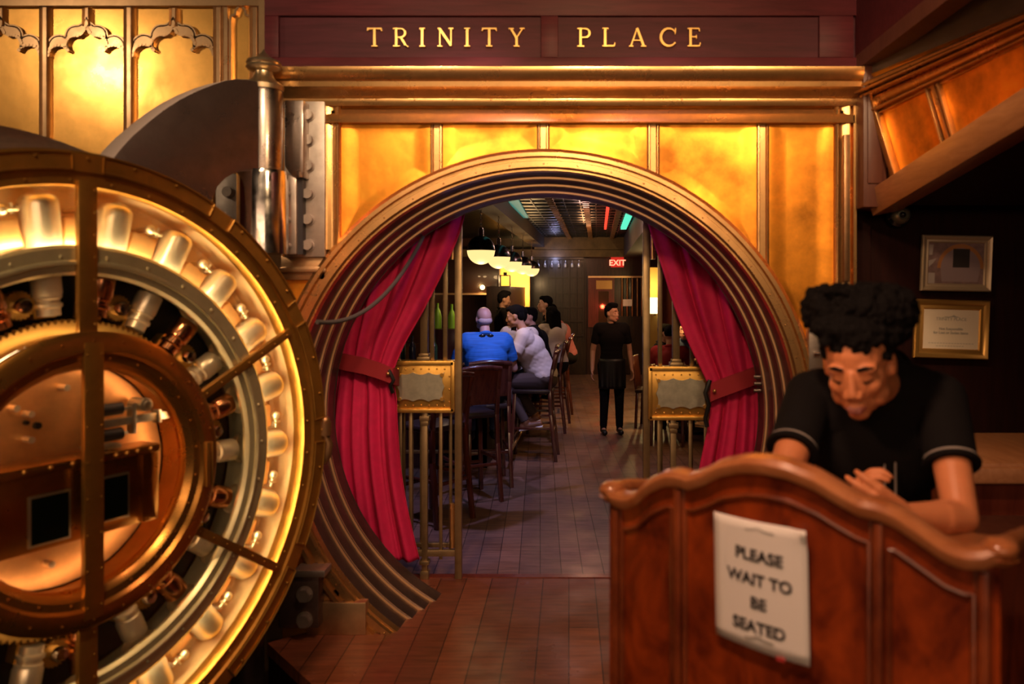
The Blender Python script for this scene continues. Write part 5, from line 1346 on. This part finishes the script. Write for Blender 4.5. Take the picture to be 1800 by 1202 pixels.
# the waiter standing in the aisle
def apron(r, D):
    b = MB(); 
    b.grid(lambda u, v: ((.185+.0*v)*math.sin((u-.5)*2.6)*1.02, .03+.145*math.cos((u-.5)*2.6)+.012*math.sin(u*30)*v, 1.02-.40*v), 30, 10); build(b, 'apron', 'black', r, solid=.006, ang=180)
person('man standing in the aisle in black shirt, apron and trousers, looking right', (.555, 10.36, ZB), PI+.1,
       dict(wR=(.27, .06, .86), wL=(-.27, .03, .86), eR=(.25, -.03, 1.12), eL=(-.25, -.03, 1.12), kR=(.10, .03, .5), kL=(-.10, .03, .5)),
       sk='skin_tan', yaw=.75, hair='quiff', s=.965, vox=.009, extra=apron)

def seated(front=.42, lean=0, **k_):
    J = dict(pel=(0, 0, .90), che=(0, .06+lean*.5, 1.20), nec=(0, .10+lean, 1.40), hea=(0, .15+lean*1.3, 1.54), hR=(.10, .04, .87), hL=(-.10, .04, .87), kR=(.13, front, .86), kL=(-.13, front, .86),
             aR=(.12, front-.02, .44), aL=(-.12, front-.02, .44), sR=(.19, .09+lean, 1.35), sL=(-.19, .09+lean, 1.35), eR=(.25, .26+lean, 1.12), eL=(-.25, .26+lean, 1.12), wR=(.16, .46+lean, 1.14), wL=(-.16, .46+lean, 1.14))
    J.update(k_); return J
# bald man, seen from behind
def sunglasses(r, D):
    b = MB(); n = D['nec']
    for q in (-1, 1): b.sph(n+V((q*.04, -.085, -.005)), (.034, .012, .022), 12)
    b.tube([n+V((x, -.085+abs(x)*.3, .01)) for x in (-.09, -.04, 0, .04, .09)], .005, 6); build(b, 'sunglasses', 'gloss_black', r)
person('bald man in a bright blue polo shirt seated at the bar, seen from behind', (-.80, 7.72, ZB), .22,
       seated(.36, .03, pel=(0, 0, .90), che=(0, .05, 1.20), hea=(-.01, .15, 1.575), nec=(0, .09, 1.42), sR=(.20, .07, 1.36), sL=(-.20, .07, 1.36), eL=(-.31, .16, 1.08), eR=(.30, .18, 1.08), wL=(-.2, .40, 1.12), wR=(.14, .42, 1.12)),
       sk='skin_pale', top='blue_cloth', bottom='navy_cloth', hair='bald', hm='grey_hair', bulk=1.22, s=1.0, yaw=.15, vox=.009, shoe='black', extra=sunglasses)
# heavy man in white, side view facing left
person('heavy man in a white polo shirt and grey trousers seated at the bar facing left', (-.27, 8.85, ZB), PI/2-.05,
       seated(.40, .13, pel=(0, .02, .92), che=(0, .16, 1.20), kL=(-.15, .42, .86), kR=(.14, .38, .84), aL=(-.13, .20, .42), aR=(.12, .12, .46), tL=V((0, -.5, .1)), tR=V((0, .9, -.35)), eR=(.27, .34, 1.10), wR=(.2, .56, 1.13), eL=(-.28, .33, 1.10), wL=(-.2, .58, 1.14), hea=(0, .33, 1.57)),
       sk='skin_tan', top='white_cloth', bottom='brown_cloth', shoe='shoe_brown', bulk=1.32, hair='short', pitch=.25, vox=.009)
# man drinking, turned to the right
glass_pts = []
person('man raising a dark beer between the bald man and the heavy man in white', (-.53, 9.62, ZB), PI*.86,
       seated(.38, .06, hea=(0, .16, 1.55), eL=(-.26, .22, 1.14), wL=(-.10, .34, 1.36), dL=(.3, .4, .9), eR=(.30, .24, 1.12), wR=(.16, .40, 1.30), dR=(-.7, .3, .3), aR=(.12, .3, .40), aL=(-.12, .3, .40)),
       sk='skin_pale', top='white_cloth', bottom='navy_cloth', hair='short', hm='hair', bulk=1.05, vox=.010, yaw=-.5)
def beer(x, y, z, label):
    t = thing('beer_glass', label, 'glass', (x, y, z))
    b = MB(); b.lathe([(0, 0), (.030, 0), (.040, .14), (.038, .14), (.029, .005)], (x, y, z), n=16); build(b, 'tumbler', 'glass', t)
    b = MB(); b.lathe([(0, .006), (.027, .006), (.036, .11), (0, .11)], (x, y, z), n=16); build(b, 'beer', 'black', t)
    b = MB(); b.lathe([(.036, .11), (.038, .125), (0, .128)], (x, y, z), n=16); build(b, 'foam', 'paper', t)
q = P(903, 566, 9.2); beer(q.x, q.y, q.z-.1, 'glass of dark beer held to the mouth of the man in the white shirt')
# bartender
person('dark bearded bartender in a black shirt standing behind the bar, facing right', (-1.03, 12.3, ZB+.1), -PI/2+.25,
       dict(wR=(.2, .3, 1.0), wL=(-.2, .3, 1.0), eR=(.25, .05, 1.13), eL=(-.25, .05, 1.13)), sk='skin_tan', top='black_cloth', hair='quiff', legs=True, vox=.012, pitch=.15)
person('dark haired customer just behind the heavy man in white at the bar', (-.30, 9.95, ZB), PI/2+.2, seated(.38, .06, hea=(0, .2, 1.53)), sk='skin_pale', top='black_cloth', bottom='black_cloth', vox=.012)
person('woman with long dark hair and a pale top seated at the bar', (-.14, 10.6, ZB), PI/2-.9, seated(.36, .04, hea=(0, .16, 1.52)), sk='skin_tan', top='offwhite_cloth', bottom='black_cloth', hair='long', vox=.012, bulk=.88)
person('short haired man in black seated beyond the woman with long hair', (-.22, 11.35, ZB), PI/2+.1, seated(.38, .02, hea=(0, .12, 1.66), nec=(0, .08, 1.5), che=(0, .05, 1.26)), sk='skin_pale', top='black_cloth', bottom='black_cloth', vox=.012)
person('man in a pink shirt leaning forward at the far end of the bar', (.0, 12.0, ZB), PI/2+.35, seated(.36, .12, eR=(.3, .05, 1.06), wR=(.32, .16, .98)), sk='skin_tan', top='pink_cloth', bottom='black_cloth', vox=.012)
# people at the table far right
person('woman in a red top seated behind the right gate, back to the camera', (1.22, 9.7, ZB-.24), -.25, seated(.36, .0), sk='skin_tan', top='red_cloth', bottom='black_cloth', hair='bun', vox=.012, bulk=.95)
person('man in black seated at the far right table by the glowing lamp', (1.15, 10.9, ZB-.26), -PI/2-.3, seated(.36, .02), sk='skin_tan', top='black_cloth', bottom='black_cloth', vox=.012)
person('man in a grey blue shirt at the far right table facing the woman in red', (1.70, 11.7, ZB-.26), PI-.2, seated(.36, .02), sk='skin_pale', top='navy_cloth', bottom='black_cloth', vox=.012)
def chair(x, y, rz, label):
    r = thing('dining_chair', label, 'chair', (x, y, ZB), rz, 'dark dining chairs at the far right table')
    b = MB(); b.cbox((0, 0, .50), (.42, .42, .05)); build(b, 'seat', 'seat_leather', r, local=True, bevel=.015)
    for sx_ in (-1, 1):
        for sy in (-1, 1): b = MB(); b.bar((sx_*.18, sy*.18, .49), (sx_*.19, sy*.20, 0), .035, .035, up=(0, 1, 0)); build(b, 'leg', 'stool_wood', r, local=True, bevel=.003)
    b = MB(); b.grid(lambda u, v: (-.19+.38*u, -.20-.06*v, .52+.45*v), 4, 4); build(b, 'backrest', 'stool_wood', r, local=True, solid=.025, bevel=.004)
chair(1.22, 9.7, -.25, 'dark dining chair under the woman in the red top'); chair(1.15, 10.9, -PI/2-.3, 'dark dining chair under the man in black by the lamp'); chair(1.70, 11.7, PI-.2, 'dark dining chair under the man in the grey blue shirt')

# ---------------------------------------------------------------- the host in the foreground
ho = thing('person', 'young man with tall curly black hair and black polo shirt leaning on the podium', 'person', (.95, 2.55, 0))
RS, LS = P(1424, 694, 2.38), P(1652, 700, 2.27)
RE, LE = P(1366, 872, 2.12), P(1690, 912, 2.04)
RW, LW = P(1488, 905, 2.03), P(1588, 905, 1.95)
HC = P(1509, 640, 2.12); NB = P(1553, 668, 2.33)
fwd = V((-.52, -.85, 0)).normalized()
yawh = math.atan2(-(-.60), -.80)   # head turned towards the lower left of the picture
RH = rotm(math.atan2(-fwd.x, fwd.y)+.02, -.42, 0)
RH = rotm(math.atan2(.50, -.86), .42, .06)
sR = V((.86, -.52, 0)); 
PEL = V((1.0, 2.62, .98)); CHE = (RS+LS)/2+V((.03, .04, -.17)); WAI = PEL.lerp(CHE, .5)+V((0, .0, .02))
sh_dir = (LS-RS).normalized(); upv = (NB-PEL).normalized(); fw_ = upv.cross(sh_dir).normalized()
RT = Matrix((sh_dir, fw_, sh_dir.cross(fw_))).transposed()
def htorso(b, g):
    b.sph(PEL, (.165+g, .12+g, .14+g), 22, R=RT); b.sph(WAI, (.150+g, .110+g, .19+g), 22, R=RT); b.sph(CHE, (.175+g, .120+g, .175+g), 24, R=RT)
    b.cap(RS.lerp(NB, .15), LS.lerp(NB, .15), .062+g, .062+g, 16); b.cap(RS.lerp(CHE, .3), LS.lerp(CHE, .3), .080+g, .080+g, 16)
    b.cap(RS.lerp(NB, .4)+V((0, 0, .005)), NB, .058+g, .062+g, 14); b.cap(LS.lerp(NB, .4)+V((0, 0, .005)), NB, .058+g, .062+g, 14)
b = MB(); htorso(b, -.004)
b.cap(NB-V((0, 0, .02)), HC+RH @ V((0, -.03, -.05)), .062, .056, 18)
head_shapes(b, HC, RH, 1.12)
for s_, e_, w_2 in ((RS, RE, RW), (LS, LE, LW)):
    b.cap(s_, e_, .056, .043, 18); b.cap(s_.lerp(e_, .3), s_.lerp(e_, .75), .054, .046, 16); b.cap(e_, e_.lerp(w_2, .35), .043, .045, 18); b.cap(e_.lerp(w_2, .3), w_2, .044, .028, 18)
HR = V((1.02, 2.60, .92)); HL = V((1.12, 2.55, .92))
for h_, sgn in ((V((.90, 2.66, .93)), 0), (V((1.08, 2.56, .93)), 1)):
    kn = h_+V((-.03, -.04, -.44)); an = h_+V((.02, .03, -.84)); b.cap(h_, kn, .085, .055, 14); b.cap(kn, an, .055, .036, 14); b.cap(an-V((0, 0, .04)), an+fwd*.14-V((0, 0, .055)), .034, .028, 10)
# clasped, loosely interlaced hands: fingertips up
def hhand(b, wr, knuckle, palm, s, curl, spread, thumb):
    hand(b, wr, knuckle-wr, palm, s, curl, thumb)
hand(b, RW, P(1512, 850, 1.99)-RW, V((.75, -.35, -.1)), 1.08, .75, -1)
hand(b, LW, P(1522, 872, 1.93)-LW, V((-.4, .75, .3)), 1.08, .70, 1)
build(b, 'body', 'skin_host', ho, remesh=.0042, sm_it=4)
b = MB(); htorso(b, .012)
for s_, e_ in ((RS, RE), (LS, LE)):
    b.cap(s_, s_.lerp(e_, .35), .072, .070, 20); b.cyl(s_.lerp(e_, .3), s_.lerp(e_, .58), .070, .067, 24)
b.cap(NB+V((0, 0, -.02)), NB+V((-.0, -.01, .035)), .075, .060, 18)
build(b, 'polo_shirt', 'black_cloth', ho, remesh=.006, sm_it=4)
for s_, e_ in ((RS, RE), (LS, LE)):
    d = (e_-s_).normalized(); L_ = s_.lerp(e_, .57); a = d.cross(V((0, 0, 1))).normalized(); c2_ = d.cross(a)
    for off, mm, rr_, nm in ((0, 'black_cloth', .0085, 'sleeve_cuff'), (-.011, 'piping', .004, 'sleeve_piping')):
        b = MB(); b.tube([L_+d*off+(a*math.cos(t)+c2_*math.sin(t))*.0665 for t in [2*PI*i/28 for i in range(29)]], rr_, 8, cap=False); build(b, nm, mm, ho)
# collar: two stand-up leaves with light piping
ax_n = (HC-NB).normalized()
def col(t, dz, rr): return NB+V((0, 0, .03))+sh_dir*math.cos(t)*rr+(-fw_ if fw_.dot(fwd) < 0 else fw_)*math.sin(t)*rr*1.05+V((0, 0, dz))
fd = -fw_ if fw_.dot(fwd) < 0 else fw_
for a0, a1 in ((math.radians(80), math.radians(-95)), (math.radians(100), math.radians(275))):
    b = MB(); b.grid(lambda u, v: col(a0+(a1-a0)*u, .030-.058*v-.030*(1-min(1, u*2.6))*v-.035*(1-min(1, u*3)), .066+.030*v+.006*math.sin(PI*v)), 20, 6)
    cl = build(b, 'collar', 'black_cloth', ho, solid=.005, ang=180)
    b = MB(); b.tube([col(a0+(a1-a0)*u, .030-.058-.030*(1-min(1, u*2.6))-.035*(1-min(1, u*3)), .099) for u in [i/20 for i in range(9)]], .0028, 6); build(b, 'collar_piping', 'piping', cl)
b = MB()
for sx_ in (-.014, .014):
    pts = []
    for i in range(8):
        p = NB+fd*(.098+.030*i/7)+sh_dir*(sx_+.01)+V((0, 0, -.055-.028*i)); pts.append(p)
    b.tube(pts, .0028, 6)
build(b, 'placket_piping', 'piping', ho)
b = MB(); b.sph(PEL-V((0, 0, .04)), (.172, .128, .13), 18, R=RT)
for h_ in (V((.90, 2.66, .93)), V((1.08, 2.56, .93))):
    kn = h_+V((-.03, -.04, -.44)); an = h_+V((.02, .03, -.84)); b.cap(h_, kn, .098, .068, 14); b.cap(kn, an+V((0, 0, .05)), .068, .055, 14)
build(b, 'trousers', 'black_cloth', ho, remesh=.010, sm_it=2)
for h_ in (V((.90, 2.66, .93)), V((1.08, 2.56, .93))):
    an = h_+V((.02, .03, -.84)); b = MB(); b.cap(an-V((0, 0, .045))-fwd*.03, an+fwd*.17-V((0, 0, .052)), .042, .036, 12); b.cap(an, an-V((0, 0, .03)), .046, .044, 12); build(b, 'shoe', 'black', ho, remesh=.008, sm_it=2)
face_bits(ho, HC, RH, 1.12)
b = MB(); random.seed(3)
T = lambda x, y, z: HC+RH @ (V((x, y, z))*1.12)
b.sph(T(0, -.03, .055), (.088, .100, .095), 20, R=RH)
HCC = P(1509, 548, 2.16)
b.sph(HCC, (.118, .112, .066), 24); b.sph(P(1490, 576, 2.08), (.098, .06, .038), 20); b.sph(P(1545, 580, 2.13), (.085, .09, .045), 18)
b.sph(P(1503, 583, 2.06), (.080, .05, .030), 18); b.sph(P(1528, 590, 2.12), (.085, .09, .045), 18)
for i in range(70): b.sph(P(random.uniform(1447, 1560), random.uniform(582, 603), 2.055+random.uniform(-.01, .02)), random.uniform(.009, .014), 7)
for i in range(520):
    v = V((random.gauss(0, 1), random.gauss(0, 1), random.gauss(0, 1))).normalized()
    w4 = (abs(v.x)**4+abs(v.z)**4+abs(v.y)**4)**-.25; p = HCC+V((v.x*w4*.125, v.y*.120, v.z*w4*.062))
    if v.z < -.3 and v.y < 0: p.z += .02
    b.sph(p, random.uniform(.010, .021), 7)
for i in range(160):   # hairline and sides
    a = random.uniform(0, 2*PI); q = random.uniform(.02, .10)
    x = .078*math.cos(a); y = -.03+.095*math.sin(a)
    if y > .03: q = random.uniform(.068, .10)
    b.sph(T(x, y, q), random.uniform(.009, .015), 7)
build(b, 'hair', 'hair', ho, remesh=.0045, disp=lambda co, n: co+n*(.006*noise.noise(co*110)+.004*noise.noise(co*45)))
